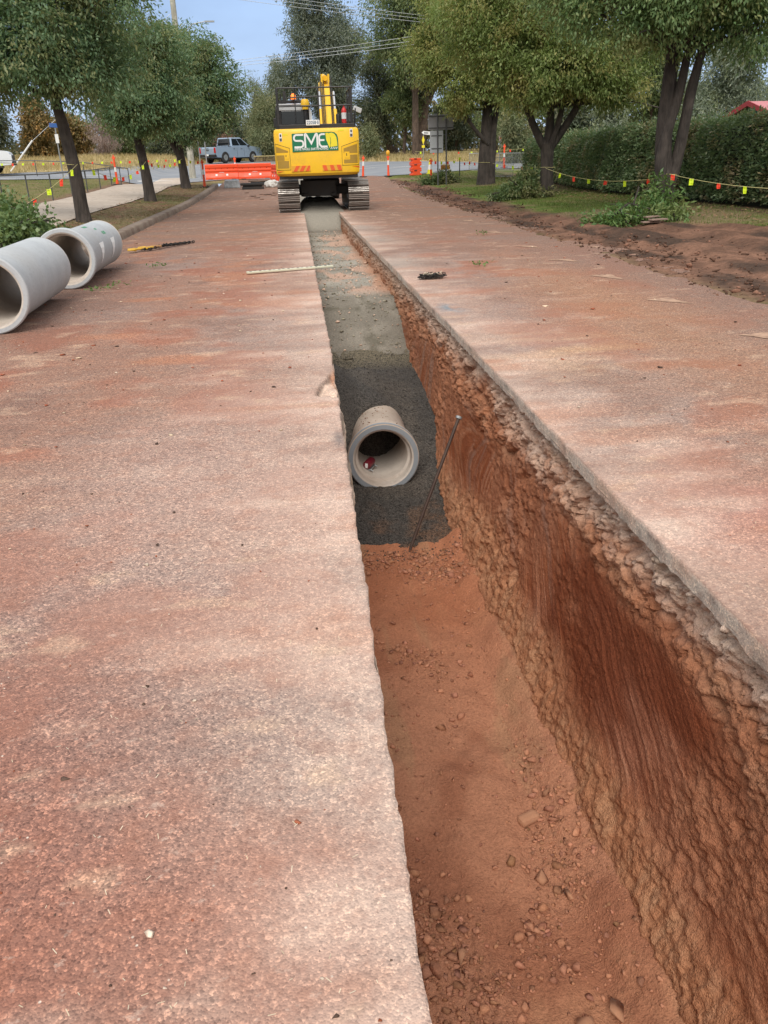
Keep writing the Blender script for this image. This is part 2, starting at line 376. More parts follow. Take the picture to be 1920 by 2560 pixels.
def sheet(side):
    global base
    if side == 0:
        u = np.concatenate([np.linspace(-4.16, -2, 40), np.linspace(-1.96, -.3, 42), np.linspace(-.27, 0, 16)])
        e0 = XL(yy); jag = .006*vn(yy*9, yy*0, seed=51)+.004*vn(yy*31, yy*0, seed=52)
        jag = jag+np.where(yy > 2.6, .008*np.abs(vn(yy*14, yy*0, seed=54)), 0)
        w_ = (u-(-4.16))/4.16
        X = -4.16+(e0+jag+4.16)[:, None]*w_[None, :]
    else:
        u = np.concatenate([np.linspace(0, .3, 16), np.linspace(.33, 2., 42), np.linspace(2.05, 4.4, 44)])
        e0 = XR(yy); jag = .006*vn(yy*2, yy*0, seed=55)+.004*vn(yy*21, yy*0, seed=56)
        X = (e0+jag)[:, None]+u[None, :]
    Y = np.repeat(yy[:, None], X.shape[1], 1)
    ed = (e0[:, None]-X) if side == 0 else (X-e0[:, None])
    Z = rise(Y)+.006*fbm(X*1.5, Y*1.5, seed=57)+.004*fbm(X*6, Y*6, seed=58)
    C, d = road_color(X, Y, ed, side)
    if side == 0:     # broken bite out of the edge
        nx = np.interp(Y, [5.98, 6.08, 6.35, 6.62, 6.95], [.3, .045, .085, .15, .24], left=9, right=9)+.014*vn(Y*7, X*0, seed=60)
        bm = ss(-.012, .030, X-nx)*ss(5.97, 6.03, Y)*(1-ss(6.88, 6.97, Y))
        Z = Z-bm*(.055+.03*vn(Y*9, X*14, seed=59)); C = mixc(C, np.array([.60, .45, .36])*(1+.25*vn(X*18, Y*12, seed=61))[..., None], bm); d = np.where(bm > .5, .9, d)
        C = mixc(C, (.10, .075, .06), np.exp(-((X-nx-.008)/.012)**2)*(Y > 6.02)*(Y < 6.72)*.8); C = mixc(C, (.46, .2, .10), bm*ss(6.5, 6.75, Y)*.8)
        sc_ = np.exp(-(((X-.17)/.035)**2+((Y-5.0)/.16)**2)); C = mixc(C, (.13, .12, .12), sc_*.8)
    else:
        bl = np.exp(-(((X-1.74)/.14)**2+((Y-9.55)/.28)**2))*ss(-.2, .3, fbm(X*9, Y*5, seed=63)); C = mixc(C, (.17, .25, .30), bl*.85)
        for (ax, ay) in ((1.62, 14.0), (1.7, 18.3), (1.6, 21.5)): C = mixc(C, (.3, .28, .25), np.exp(-(((X-ax)/.5)**2+((Y-ay)/.9)**2))*.6)
    # side face of the sheet, six centimetres thick
    j = -1 if side == 0 else 0
    th = .052
    side_z = [th*.5, th]
    for k in side_z:
        off = (.004 if side == 0 else -.004)*k/th*0
        xn = X[:, j]+off+(.003*vn(yy*40, yy*0+k*90, seed=66))
        zn = Z[:, j]-k-(.016*np.abs(vn(yy*9, yy*0, seed=67))+.008*np.abs(vn(yy*27, yy*0, seed=167)) if k == th else 0)
        cn = np.zeros((len(yy), 3))+np.array([.56, .49, .42]); cn = mixc(cn, (.56, .43, .345), ss(0, .6, vn(yy*3, yy*0+k*30, seed=68))); cn = mixc(cn, (.22, .2, .18), ss(.4, .75, vn(yy*11, yy*0+k*70, seed=69))*.7)
        if side == 0:
            X = np.concatenate([X, xn[:, None]], 1); Z = np.concatenate([Z, zn[:, None]], 1); C = np.concatenate([C, cn[:, None]], 1); d = np.concatenate([d, np.ones((len(yy), 1))*.75], 1); Y = np.concatenate([Y, yy[:, None]], 1)
        else:
            X = np.concatenate([xn[:, None], X], 1); Z = np.concatenate([zn[:, None], Z], 1); C = np.concatenate([cn[:, None], C], 1); d = np.concatenate([np.ones((len(yy), 1))*.75, d], 1); Y = np.concatenate([yy[:, None], Y], 1); j = 0
    if side == 0: j = -1
    V0.append(np.stack([X, Y, Z], -1).reshape(-1, 3)); F0.append(gridfaces(*X.shape)+base); C0.append(C.reshape(-1, 3)); D0.append(d.ravel()); base += X.size
sheet(0); sheet(1)
tag(link('road', npmesh('road', np.concatenate(V0), np.concatenate(F0), False, np.concatenate(C0), {'dust': np.concatenate(D0)}), M_road), kind='structure')

# ================================================================== TRENCH
def rows(a, b, mn, gr):
    r = [a]
    while r[-1] < b: r.append(r[-1]+max(mn, gr*r[-1]))
    return np.array(r)
ty = rows(.9, 30.2, .0105, .0021)
FY = [-2, 6.4, 6.75, 7.4, 8.0, 8.5, 9.0, 9.8, 11.3, 12.5, 13.4, 15, 26.6, 26.95, 27.75, 28.2, 60]
FZ = [-1.78, -1.77, -1.74, -1.68, -1.585, -1.42, -1.18, -1.06, -1.0, -.68, -.47, -.48, -.52, -.45, .0, .012, .012]
def floor_z(y): return np.interp(y, FY, FZ)
# right wall: fine clay face scraped by the bucket under a crumbling band of road base
s = np.linspace(0, 1, 215)
Yw = np.repeat(ty[:, None], len(s), 1); dmax = 1.86
D = .058+(dmax-.058)*s[None, :]**1.05+0*Yw        # depth below the road
bt = fbm(Yw*.7, Yw*0, seed=71)[:, :1]
x0 = XR(Yw); batter = np.interp(D, [.058, .075, .16, .30, .5, .8, 1.25, 1.6, 1.86], [.0, .05, .07, .035, .01, -.02, -.10, -.235, -.31])
Sm = ss(.44, .72, D+.24*fbm(Yw*1.1, D*1.6, seed=72)+.05*fbm(Yw*5, D*5, seed=73))        # 0 crumbly, 1 smeared clay
Sm = Sm*(1-.92*ss(1.20, 1.55, D+.22*fbm(Yw*.8, D*1.2, seed=74)))
patchy = ss(.05, .3, fbm(Yw*.9, D*.9, seed=75)); Sm = np.clip(Sm*(1-.45*patchy), 0, 1)
a1, a2, ia = worley(Yw*9+.6*vn(Yw*6, D*6, seed=76), D*13+.6*vn(Yw*6, D*6, seed=77), 78)
b1, b2, ib = worley(Yw*23, D*30, 79); c1, c2, ic = worley(Yw*4.2+.5*vn(Yw*3, D*3, seed=81), D*5.5, 80)
sh = D-.42*Yw                                           # scrape lines run down and away
slo = np.interp(Yw, [0, 4.0, 5.2, 7.0, 30], [2.0, 1.7, 1.0, .6, .4])+.55*vn(Yw*.55+.3*D, D*.8, seed=201); den = np.sqrt(1+slo*slo)
swirl = vn(Yw*1.3+.8*vn(Yw*2, D*2, seed=84), D*1.6, seed=85)
U = (Yw+slo*D+.25*D*D)/den+.035*swirl+.02*vn(Yw*5, D*5, seed=182); W_ = (D-slo*Yw*.6)/den
g1 = fbm(U*14, W_*1.6, o=4, seed=82); g2 = fbm(U*60, W_*3.5, o=3, seed=83, g=.6); g3 = fbm(U*33+.8*swirl, W_*2.2, o=4, seed=86, g=.6)
g4 = fbm(U*7+.5*swirl, W_*1.0+.3*D, o=3, seed=194)
gouge = np.maximum(0, g4-.12)
d1, d2, idd = worley(Yw*46, D*58, 180)
rid = lambda n_: 1-np.abs(n_)*2
n7 = fbm(Yw*8, D*11, o=6, seed=87, g=.6); n8 = fbm(Yw*20, D*26, o=5, seed=187, g=.62)
rough = .040*(.5-c1)+.028*(.5-a1)*(.4+ia)+.022*(.42-b1)*(.3+1.1*ib)+.010*(.4-d1)*(.3+idd)+.055*n7+.030*n8+.012*rid(n8)*ss(0, .3, n7)
rough = rough-.030*ss(.10, .0, a2-a1)*ss(.2, .6, ia)
upper = 1-ss(.15, .46, D+.22*fbm(Yw*1.3, D*1.5, seed=191)+.08*fbm(Yw*6, D*8, seed=192))
# hollows between lumps where clods fell out
hol = ss(.22, .5, fbm(Yw*3.4, D*5.5, o=4, seed=88))
rough = rough-.06*hol-.05*ss(.25, .45, fbm(Yw*9, D*14, o=4, seed=188))
mk = ss(-.25, .30, fbm(Yw*1.5+D, D*1.9-.4*Yw, o=4, seed=202)); mk2 = ss(.05, .3, fbm(Yw*3.1, D*3.7, o=4, seed=203))
smooth = (.006*g1+.005*g2*(1-ss(3.5, 6, Yw))+.007*g3*(1-.6*ss(4, 6, Yw))+.016*gouge)*mk+.02*fbm(Yw*1.4, D*1.4, seed=89)+.012*np.maximum(0, .4-b1)*mk2*(1-mk*.5)+.018*n8*(1-.75*mk)+.022*n7*mk2*(1-.6*mk)
low = ss(1.2, 1.5, D)
rough = rough*(1-.72*low)+low*(.024*fbm(Yw*26, D*9, o=4, seed=90, g=.62)+.022*n8+.02*n7)
disp = rough*(1-Sm)*(.8+.35*upper)+smooth*Sm
disp = disp*ss(.058, .085, D)
fall = np.interp(Yw, [0, 8, 20, 30], [1, 1, .8, .8])
Xw = x0+batter*1.0-disp*fall                      # the face bulges towards -X
Zw = -D
C = np.zeros(Xw.shape+(3,))+np.array([.42, .19, .105])
C = mixc(C, (.33, .13, .066), ss(-.1, .4, fbm(Yw*2.2, D*3, seed=91)))
C = mixc(C, (.45, .235, .14), ss(.05, .45, fbm(Yw*3.1, D*5, seed=92))*.8)
C = mixc(C, (.60, .42, .32), upper*(.85+.8*fbm(Yw*3, D*6, seed=93)))
C = mixc(C, (.56, .43, .345), (1-ss(.10, .30, D+.1*fbm(Yw*2, D*3, seed=94)))*.8)
C = mixc(C, (.30, .235, .175), (1-ss(.06, .24, D))*ss(.1, .4, fbm(Yw*6, D*9, seed=95))*.8)
C = mixc(C, (.66, .50, .41), ss(.55, .8, ib)*upper*.5); C = mixc(C, (.2, .09, .055), ss(.7, .95, ib)*.35)
clay = mixc(C*0+np.array([.27, .082, .034]), (.37, .145, .072), ss(-.15, .45, g3+.5*g1+.3*g2)); clay = mixc(clay, (.33, .14, .085), ss(0, .5, fbm(Yw*1.3, D*1.2, seed=96))*.9)
clay = mixc(clay, (.44, .22, .14), ss(.20, .5, g2+.5*g3)*.6*mk); clay = mixc(clay, (.36, .165, .095), (1-mk)*.6); clay = mixc(clay, (.30, .175, .13), ss(.1, .5, fbm(U*9, W_*2, seed=97))*.75*ss(3.6, 5.5, Yw))
clay = mixc(clay, (.165, .04, .015), ss(-.12, .3, fbm(Yw*1.1, D*1.7, seed=98))*(1-ss(4.2, 6, Yw))*.85)
C = mixc(C, clay, Sm*.97)
lowc = mixc(C*0+np.array([.43, .205, .108]), (.46, .25, .14), ss(0, .4, fbm(Yw*14, D*4, seed=99))); lowc = mixc(lowc, (.48, .28, .17), ss(.2, .5, fbm(Yw*30, D*6, seed=100))*.5); lowc = mixc(lowc, (.31, .13, .065), ss(.05, .4, fbm(Yw*7, D*3, seed=200))*.7)
C = mixc(C, lowc, .9*ss(1.15, 1.5, D+.25*fbm(Yw*.8, D*1.2, seed=74))*.8)
C = mixc(C, (.385, .185, .105), ss(1.5, 1.72, D)*.8)
C = mixc(C, (.33, .235, .165), ss(9, 14, Yw)*.25)
M_wall = soil_attr('cut clay', 75., 230., .009, .36)
tag(link('trench_wall', npmesh('trench_wall', np.stack([Xw, Yw, Zw], -1), gridfaces(*Xw.shape)[:, ::-1], False, C), M_wall), kind='structure')
# left wall
tyl = rows(-1.5, 30.2, .022, .005); s = np.linspace(0, 1, 60)
Yl = np.repeat(tyl[:, None], 60, 1); D = .052+1.8*s[None, :]**1.3+0*Yl
a1, a2, ia = worley(Yl*12, D*14, 101); c1, _, _ = worley(Yl*4.5, D*5, 102)
lip = (.03*(.55-a1)+.03*(.5-c1)+.02*fbm(Yl*6, D*8, seed=103))
show = np.interp(Yl, [2, 3, 4.2, 5.4, 8, 12], [.016, .028, .036, .040, .018, .010])*(vn(Yl*3, D*0, seed=107)*.7+.55)
Xl = XL(Yl)-.014+show*(1-ss(.12, .4, D))+lip*ss(.052, .08, D)*np.interp(D, [0, .1, .4], [.4, .55, 1])-.02*ss(.2, .6, D)
C = np.zeros(Xl.shape+(3,))+np.array([.40, .2, .115]); C = mixc(C, (.62, .49, .39), (1-ss(.12, .4, D))*.95); C = mixc(C, (.66, .55, .43), ss(.6, .9, ia)*(1-ss(.1, .3, D))*.7); C = mixc(C, (.28, .12, .06), ss(0, .4, fbm(Yl*3, D*4, seed=104))*ss(.2, .5, D))
tag(link('trench_wall', npmesh('trench_wall', np.stack([Xl, Yl, -D], -1), gridfaces(*Xl.shape), False, C), M_wall), kind='structure')
# floor
def bed(y0, y1, mn, gr, nx, disp, colour, name, mat, kind, xa=.09, xb=1.56):
    r = rows(y0, y1, mn, gr); r = r[r <= y1+.1]; xx = np.linspace(0, 1, nx)
    Yf = np.repeat(r[:, None], nx, 1); Xf = xa+(xb-xa)*xx[None, :]+0*Yf
    Zf = floor_z(Yf)+rise(Yf)+disp(Xf, Yf); Cf = colour(Xf, Yf)
    return tag(link(name, npmesh(name, np.stack([Xf, Yf, Zf], -1), gridfaces(*Xf.shape), False, Cf), mat), kind=kind), (Xf, Yf, Zf)
def fd(x, y):
    a1, _, ia = worley(x*16, y*16, 111); b1, _, ib = worley(x*40, y*40, 112)
    band = ss(-.15, .3, fbm(x*1.6, y*1.2, seed=113))
    toe = ss(1.10, 1.42, x+.05*fbm(y*3, x*3, seed=118))*.17
    return .045*fbm(x*2.2, y*2.2, o=5, seed=114)+.016*fbm(x*11, y*8, o=5, seed=115)+band*(.030*np.maximum(.42-a1, 0)*(ia > .4)+.018*np.maximum(.42-b1, 0)*(ib > .35))+toe+.008*np.sin(x*21+2*vn(y*.7, x, seed=119))*ss(.0, .3, fbm(x*.9, y*.6, seed=120))
def fc(x, y):
    C = np.zeros(x.shape+(3,))+np.array([.40, .188, .112])
    C = mixc(C, (.315, .135, .078), ss(-.05, .4, fbm(x*2, y*1.6, seed=116))); C = mixc(C, (.43, .21, .12), ss(.05, .45, fbm(x*3.5, y*1.4, seed=117))*.7)
    C = mixc(C, (.39, .15, .075), ss(4.0, 6.2, y)*.6); C = mixc(C, (.19, .085, .05), np.exp(-(((x-.75)/.35)**2+((y-1.75)/.22)**2))*.75)
    C = mixc(C, (.36, .21, .12), ss(.2, .5, fbm(x*5, y*1.0, seed=121))*.5)
    return C
M_floor = soil_attr('trench floor earth', 62., 190., .009, .34)
fl, _ = bed(-1.4, 6.85, .0135, .0042, 112, fd, fc, 'trench_floor', M_floor, 'structure')
tg = NT('blue metal bedding'); cc = tg.attr('Col'); vv = tg.n('ShaderNodeSeparateColor', {0: tg.vor(85., out='Color')})
cc = tg.mix(1., cc, tg.rng(vv.outputs[0], 0., 1., .45, 1.7), 'MULTIPLY')
M_gravel = tg.fin(cc, .85, tg.bump(tg.vor(85.), .012, 1.), **{'Specular_IOR_Level': .3})
def gd(x, y):
    a1, _, _ = worley(x*26, y*26, 131)
    side = .34*np.exp(-((x-.66)/.36)**2)*ss(8.40, 8.95, y)*(1-ss(9.6, 11., y))+.50*np.exp(-((x-.24)/.24)**2)*ss(7.9, 8.7, y)*(1-ss(9.2, 10.2, y))
    d_ = .02*fbm(x*2.5, y*2.5, seed=132)+.014*(.4-a1)+side+.01*fbm(x*9, y*9, seed=133)-.03*(1-ss(6.72, 6.95, y+.10*fbm(x*4, y*2, seed=134)-.10*ss(1.2, 1.45, x)-.1*(1-ss(.25, .45, x))))
    rin = np.where(y < 8.26, .325, .295); dx_ = x-.735; top_ = -1.275+np.sqrt(np.maximum(rin**2-dx_**2, 0)); z_ = floor_z(y)+d_
    return np.where((y > 8.005)&(y < 10.4)&(np.abs(dx_) < rin)&(z_ < top_)&(z_ > -2.55-top_-.012), -1.70-floor_z(y), d_)
def gc(x, y):
    C = np.zeros(x.shape+(3,))+np.array([.062, .056, .05]); C = mixc(C, (.10, .085, .07), ss(0, .4, fbm(x*2, y*2, seed=135))*.6)
    C = mixc(C, (.17, .09, .05), (1-ss(6.8, 8.2, y+.5*fbm(x*2.5, y*1.5, seed=136)))*.55*ss(-.2, .4, fbm(x*5, y*5, seed=137)))
    return mixc(C, (.135, .115, .08), ss(10.6, 11.5, y+.5*fbm(x*2, y*2, seed=138)))
gv, _ = bed(6.68, 11.6, .014, .0035, 90, gd, gc, 'gravel_bedding', M_gravel, 'stuff')
def cdz(x, y):
    a1, _, ia = worley(x*18, y*18, 141)
    st = ss(13, 15, y)*(1-ss(26.2, 26.8, y))
    mound = .30*ss(27.9, 30.5, y)*(1-ss(31.5, 35, y))*np.maximum(0, 1-((x-.8)/.72)**6)*(1+.25*fbm(x*4, y*4, seed=149))
    return mound+.03*fbm(x*2.5, y*2, seed=142)+.016*(.4-a1)*(ia > .35)*(1-.6*st)+st*(.018*np.sin(y*4.1+.8*vn(x*2, y, seed=143))+.05*ss(1.05, 1.4, x)*ss(-.2, .3, fbm(y*1.2, x, seed=144)))
def ccz(x, y):
    C = np.zeros(x.shape+(3,))+np.array([.185, .165, .135]); C = mixc(C, (.24, .215, .178), ss(-.1, .4, fbm(x*2, y*1.5, seed=145))); C = mixc(C, (.10, .09, .065), ss(.1, .5, fbm(x*3, y*3, seed=146))*.7)
    C = mixc(C, (.33, .308, .265), ss(13.2, 14.6, y)*(.55+.7*fbm(x*.7, y*3.4, seed=147)))
    pk = ss(13.6, 14.4, y)*(1-ss(24, 26.5, y))*ss(.0, .3, fbm(x*2.1+.5, y*1.1, seed=148)+.25*(x-.75))
    C = mixc(C, (.47, .31, .235), pk*.85); C = mixc(C, (.40, .22, .14), ss(13.5, 14.5, y)*ss(1.2, 1.42, x)*(1-ss(26, 26.8, y))*.8)
    C = mixc(C, (.29, .268, .228), ss(26.3, 27.2, y)*.9)
    C = mixc(C, (.10, .085, .07), np.exp(-((y-26.6)/.3)**2)*.4)  # shadow line along the foot of the step, painted into the fill colour
    return C
M_fill = soil_attr('crushed rock', 42., 130., .009, .4)
bed(11.45, 51.9, .022, .004, 64, cdz, ccz, 'crushed_rock_fill', M_fill, 'stuff', .1, 1.5)

# angular stones
def stone_protos(n=14, seed=3, flat=.7):
    r_ = np.random.default_rng(seed); out_ = []
    for i in range(n):
        b = bmesh.new()
        for k in range(r_.integers(9, 15)):
            p = r_.normal(size=3); p = p/np.linalg.norm(p)*r_.uniform(.75, 1.1); b.verts.new((p[0], p[1]*.8, p[2]*flat))
        bmesh.ops.convex_hull(b, input=b.verts); bmesh.ops.triangulate(b, faces=b.faces[:])
        b.verts.ensure_lookup_table()
        bmesh.ops.delete(b, geom=[v for v in b.verts if not v.link_faces], context='VERTS'); b.verts.index_update()
        out_.append((np.array([v.co[:] for v in b.verts]), np.array([[v.index for v in f.verts] for f in b.faces]))); b.free()
    return out_
SP = stone_protos(18, 3, .5)
def scatter(name, pts, sizes, cols, mat, tilt=.5, protos=SP):
    Vs, Fs, Cs = [], [], []; k = 0
    for p, sz, c in zip(pts, sizes, cols):
        v, f = protos[rng.integers(len(protos))]
        a, b = rng.uniform(0, 6.28), rng.normal(0, tilt)
        ca, sa, cb, sb = math.cos(a), math.sin(a), math.cos(b), math.sin(b)
        Rm = np.array([[ca, -sa, 0], [sa, ca, 0], [0, 0, 1]]) @ np.array([[1, 0, 0], [0, cb, -sb], [0, sb, cb]])
        Vs.append((v*sz) @ Rm.T+p); Fs.append(f+k); Cs.append(np.repeat(c[None, :], len(v), 0)); k += len(v)
    return link(name, npmesh(name, np.concatenate(Vs), np.concatenate(Fs), False, np.concatenate(Cs)), mat)
M_stone = soil_attr('clod', 60., 200., .004, .22)
n = 26000
px = rng.uniform(.14, 1.42, n); py = 1.2+5.5*rng.uniform(0, 1, n)**1.1
wgt = (ss(-.1, .3, fbm(px*1.6, py*1.2, seed=113))*.93+.07)*(1-.75*ss(1.15, 1.35, px))
ok = rng.uniform(0, 1, n) < wgt; px, py = px[ok], py[ok]
sz = np.clip(rng.lognormal(-4.95, .70, len(px)), .003, .046)
pz = floor_z(py)+fd(px, py)+sz*.25
cs = np.array([.38, .18, .11])*rng.uniform(.68, 1.4, (len(px), 1))+rng.normal(0, .005, (len(px), 3))
tag(scatter('loose_stones', np.stack([px, py, pz], 1), sz, cs, M_stone), kind='stuff')
n = 4200
px = rng.uniform(.14, 1.45, n); py = rng.uniform(6.8, 11.5, n); sz = rng.uniform(.006, .014, n)
pz = floor_z(py)+gd(px, py)+sz*.3; cs = np.array([.07, .064, .058])*rng.uniform(.5, 1.9, (n, 1))
scat_pts = np.stack([px, py, pz], 1)
inb = pz < floor_z(py)-.35
okp = ~inb&~((np.abs(px-.73) < .40) & (py > 7.9) & (py < 8.9) & (pz > -1.66))
tag(scatter('gravel_chips', scat_pts[okp], sz[okp], cs[okp], M_stone), kind='stuff')
n = 1900
px = rng.uniform(.16, 1.42, n); py = rng.uniform(11.5, 27, n); sz = np.clip(rng.lognormal(-4.3, .5, n), .006, .045)
pk = rng.uniform(0, 1, n) < (.25+.6*ss(13.2, 14.2, py)*ss(.4, 1.2, px))
pz = floor_z(py)+cdz(px, py)+sz*.3; cs = np.where(pk[:, None], np.array([.55, .39, .30]), np.array([.26, .235, .18]))*rng.uniform(.75, 1.3, (n, 1))
tag(scatter('crushed_stones', np.stack([px, py, pz], 1), sz, cs, M_stone), kind='stuff')
# crumbs on the road
n = 3600
side = rng.uniform(0, 1, n) < .62
py = .9+26*rng.uniform(0, 1, n)**1.7; px = np.where(side, XL(py)-.05-rng.uniform(0, 1, n)**.8*4.0, XR(py)+.05+rng.uniform(0, 1, n)**.8*4.)
sz = np.clip(rng.lognormal(-5.5, .55, n), .002, .017); kk = rng.uniform(0, 1, n)
cs = np.where((kk < .5)[:, None], np.array([.30, .10, .055]), np.where((kk < .7)[:, None], np.array([.10, .065, .05]), np.array([.62, .5, .4])))*rng.uniform(.7, 1.25, (n, 1))
tag(scatter('road_crumbs', np.stack([px, py, rise(py)+sz*.3], 1), sz, cs, M_stone, .3, stone_protos(8, 9, .45)), kind='stuff')

n = 2600
py = 9+38*rng.uniform(0, 1, n)**1.3; px = 5.0+rng.gamma(1.6, .75, n); sz = np.clip(rng.lognormal(-3.9, .55, n), .008, .07)*np.where(py > 25, 1.2, 1)
ok = px < np.interp(py, [9, 13, 17, 20, 47], [10, 10, 8.5, 7.2, 7.0])
cs = np.where((rng.uniform(0, 1, n) < .7)[:, None], np.array([.105, .058, .04]), np.array([.20, .105, .072]))*rng.uniform(.6, 1.4, (n, 1))
tag(scatter('mud_clods', np.stack([px, py, tz(px, py)+.02+sz*.1], 1)[ok], sz[ok], cs[ok], M_stone, .4), kind='stuff')
n = 320
px = rng.uniform(.16, 1.40, n); py = 6.75-np.abs(rng.normal(0, .14, n)); sz = rng.uniform(.005, .012, n)
tag(scatter('gravel_chips', np.stack([px, py, floor_z(py)+fd(px, py)+sz*.3], 1), sz, np.array([.075, .066, .058])*rng.uniform(.5, 1.8, (n, 1)), M_stone), kind='stuff')
n = 70
px = rng.uniform(.5, 1.0, n); py = rng.uniform(8.1, 8.9, n); rr_ = .327; okk = np.abs(px-.735) < .25
tag(scatter('pipe_dirt', np.stack([px, py, -1.275+np.sqrt(np.maximum(rr_**2-(px-.735)**2, 0))+np.where(py < 8.2, .055, 0)], 1)[okk], rng.uniform(.004, .012, n)[okk], (np.array([.20, .10, .06])*rng.uniform(.5, 1.6, (n, 1)))[okk], M_stone), kind='stuff')

n = 230
side = rng.uniform(0, 1, n) < .7
py = 1.6+15*rng.uniform(0, 1, n)**1.3; px = np.where(side, XL(py)-.3-rng.uniform(0, 1, n)*3.6, XR(py)+.2+rng.uniform(0, 1, n)*3.4)
sz = np.clip(rng.lognormal(-4.15, .4, n), .007, .034)*np.clip(py/6, .45, 1.3); kk = rng.uniform(0, 1, n)
cs = np.where((kk < .45)[:, None], np.array([.33, .10, .055]), np.where((kk < .75)[:, None], np.array([.09, .06, .048]), np.array([.66, .52, .38])))*rng.uniform(.7, 1.25, (n, 1))
tag(scatter('dirt_flakes', np.stack([px, py, rise(py)+.006], 1), sz, cs, M_stone, .15, stone_protos(9, 12, .28)), kind='stuff')

# ================================================================== KERB, FOOTPATH, CROSS ROAD, MARKINGS
M_conc_old = (lambda t: t.fin(t.mix(t.rng(t.noise(3, 6), .35, .7), t.mix(t.noise(60, 3), (.20, .155, .12), (.27, .215, .17)), (.14, .09, .065)), .92, t.bump(t.noise(70, 4), .006, .6)))(NT('old kerb concrete'))
ky = np.arange(-6, 47.6, .5)
kx = -4.16+0*ky
prof = [(0, -.06), (-.015, .03), (-.04, .135), (-.07, .155), (-.30, .155), (-.31, -.06)]
V = []
for i, yv in enumerate(ky):
    zz = float(rise(yv))*1.0
    for a, b in prof: V.append((kx[i]+a+.003*vn(yv*.7, a*3, seed=150), yv, zz+b+.003*vn(yv*.6, b*3, seed=151)))
tag(link('kerb', npmesh('kerb', V, gridfaces(len(ky), len(prof))), M_conc_old), kind='structure')
t = NT('footpath concrete')
cpath = t.mix(t.rng(t.noise(.9, 5), .35, .68), (.50, .42, .345), (.39, .315, .25)); cpath = t.mix(t.math('MULTIPLY', t.rng(t.noise(6, 5, (1, .5, 1)), .56, .66), .6), cpath, (.22, .17, .13))
cpath = t.mix(t.rng(t.noise(140, 2), .3, .7, 0, .25), cpath, (.62, .55, .48))
M_path = t.fin(cpath, .9, t.bump(t.noise(80, 3), .004, .5))
py_ = np.arange(-6, 56.1, .6); pr = np.interp(py_, [-6, 18, 20, 23, 28, 40, 56], [-5.75, -5.75, -5.95, -6.2, -6.4, -6.32, -6.5]); pl = np.interp(py_, [-6, 40, 56], [-8.95, -8.95, -8.6])
V = []
for i, yv in enumerate(py_):
    for k in range(7):
        xv = pr[i]+(pl[i]-pr[i])*k/6+(.03*float(vn(yv*1.4, k*9., seed=152)) if k in (0, 6) else 0); V.append((xv, yv, float(tz(xv, yv))+(.045 if 0 < k < 6 else .03)))
tag(link('footpath', npmesh('footpath', V, gridfaces(len(py_), 7)), M_path), kind='structure')
t = NT('bitumen')
cb = t.mix(t.rng(t.noise(.35, 5), .35, .65), (.185, .20, .225), (.25, .265, .285)); cb = t.mix(t.rng(t.noise(.8, 4, (.3, 2, 1)), .52, .7, 0, .6), cb, (.33, .32, .32))
M_bit = t.fin(cb, .8, t.bump(t.noise(90, 2), .004, .5))
near = [(-60, 28), (-30, 38), (-14.4, 45.2), (-9.6, 49.2), (-4, 53.2), (0, 52.0), (4.5, 51.6), (6.5, 50.9), (8.3, 50.3), (11, 51.9), (20, 51), (60, 44)]
far = [(-60, 33.5), (-30, 43), (-15.8, 50.0), (-11.5, 54), (-9.5, 66), (-7, 84), (-2, 84), (2, 74), (5.7, 68.3), (7.84, 64.8), (12.7, 59.5), (60, 52)]
def resample(P, n):
    P = np.array(P, float); d = np.r_[0, np.cumsum(np.hypot(*np.diff(P, axis=0).T))]; tt = np.linspace(0, d[-1], n); return np.stack([np.interp(tt, d, P[:, 0]), np.interp(tt, d, P[:, 1])], 1)
A_, B_ = resample(near, 160), resample(far, 160); uu = np.linspace(0, 1, 26)[None, :, None]
G = A_[:, None]*(1-uu)+B_[:, None]*uu
tag(link('cross_road', npmesh('cross_road', np.concatenate([G, (tz(G[..., 0], G[..., 1])+.035)[..., None]], -1), gridfaces(160, 26)), M_bit), kind='structure')
M_white = painted('road paint white', (.74, .74, .72), .7, amt=.4)
lm = MB()
for (xa, ya, xb, yb) in ((3.2, 59.5, 5.4, 59.1), (6.6, 58.2, 8.6, 57.5), (10.3, 56.6, 12.3, 56.1), (14, 55.6, 16.2, 55.1), (-9.2, 51.8, -7.4, 53.4), (-12.6, 48.9, -10.8, 50.2), (0.2, 60.5, 1.9, 60.)):
    d = Vector((xb-xa, yb-ya, 0)).normalized(); nrm = Vector((-d.y, d.x, 0))*.07
    q = [Vector((xa, ya, 0))-nrm, Vector((xb, yb, 0))-nrm, Vector((xb, yb, 0))+nrm, Vector((xa, ya, 0))+nrm]
    lm.add([(p.x, p.y, float(tz(p.x, p.y))+.045) for p in q], [(0, 1, 2, 3)])
tag(lm.build('lane_marking', M_white, fix=False), kind='structure')
t = NT('worn marking'); M_tri = t.fin(t.mix(t.rng(t.noise(9, 5), .42, .62), (.43, .275, .19), (.29, .175, .12)), .9, t.bump(t.noise(110, 3), .003, .6))
tm = MB()
TRIS = [[(4.12, 11.62), (4.46, 11.65), (4.48, 11.12)], [(4.12, 9.47), (4.42, 9.57), (4.52, 9.09)], [(4.15, 7.36), (4.52, 7.45), (4.62, 6.95)], [(4.12, 15.75), (4.44, 15.79), (4.48, 15.25)], [(4.10, 13.58), (4.45, 13.56), (4.5, 13.15)], [(4.3, 22.5), (4.62, 22.52), (4.6, 21.9)], [(4.2, 18.9), (4.5, 18.95), (4.52, 18.4)]]
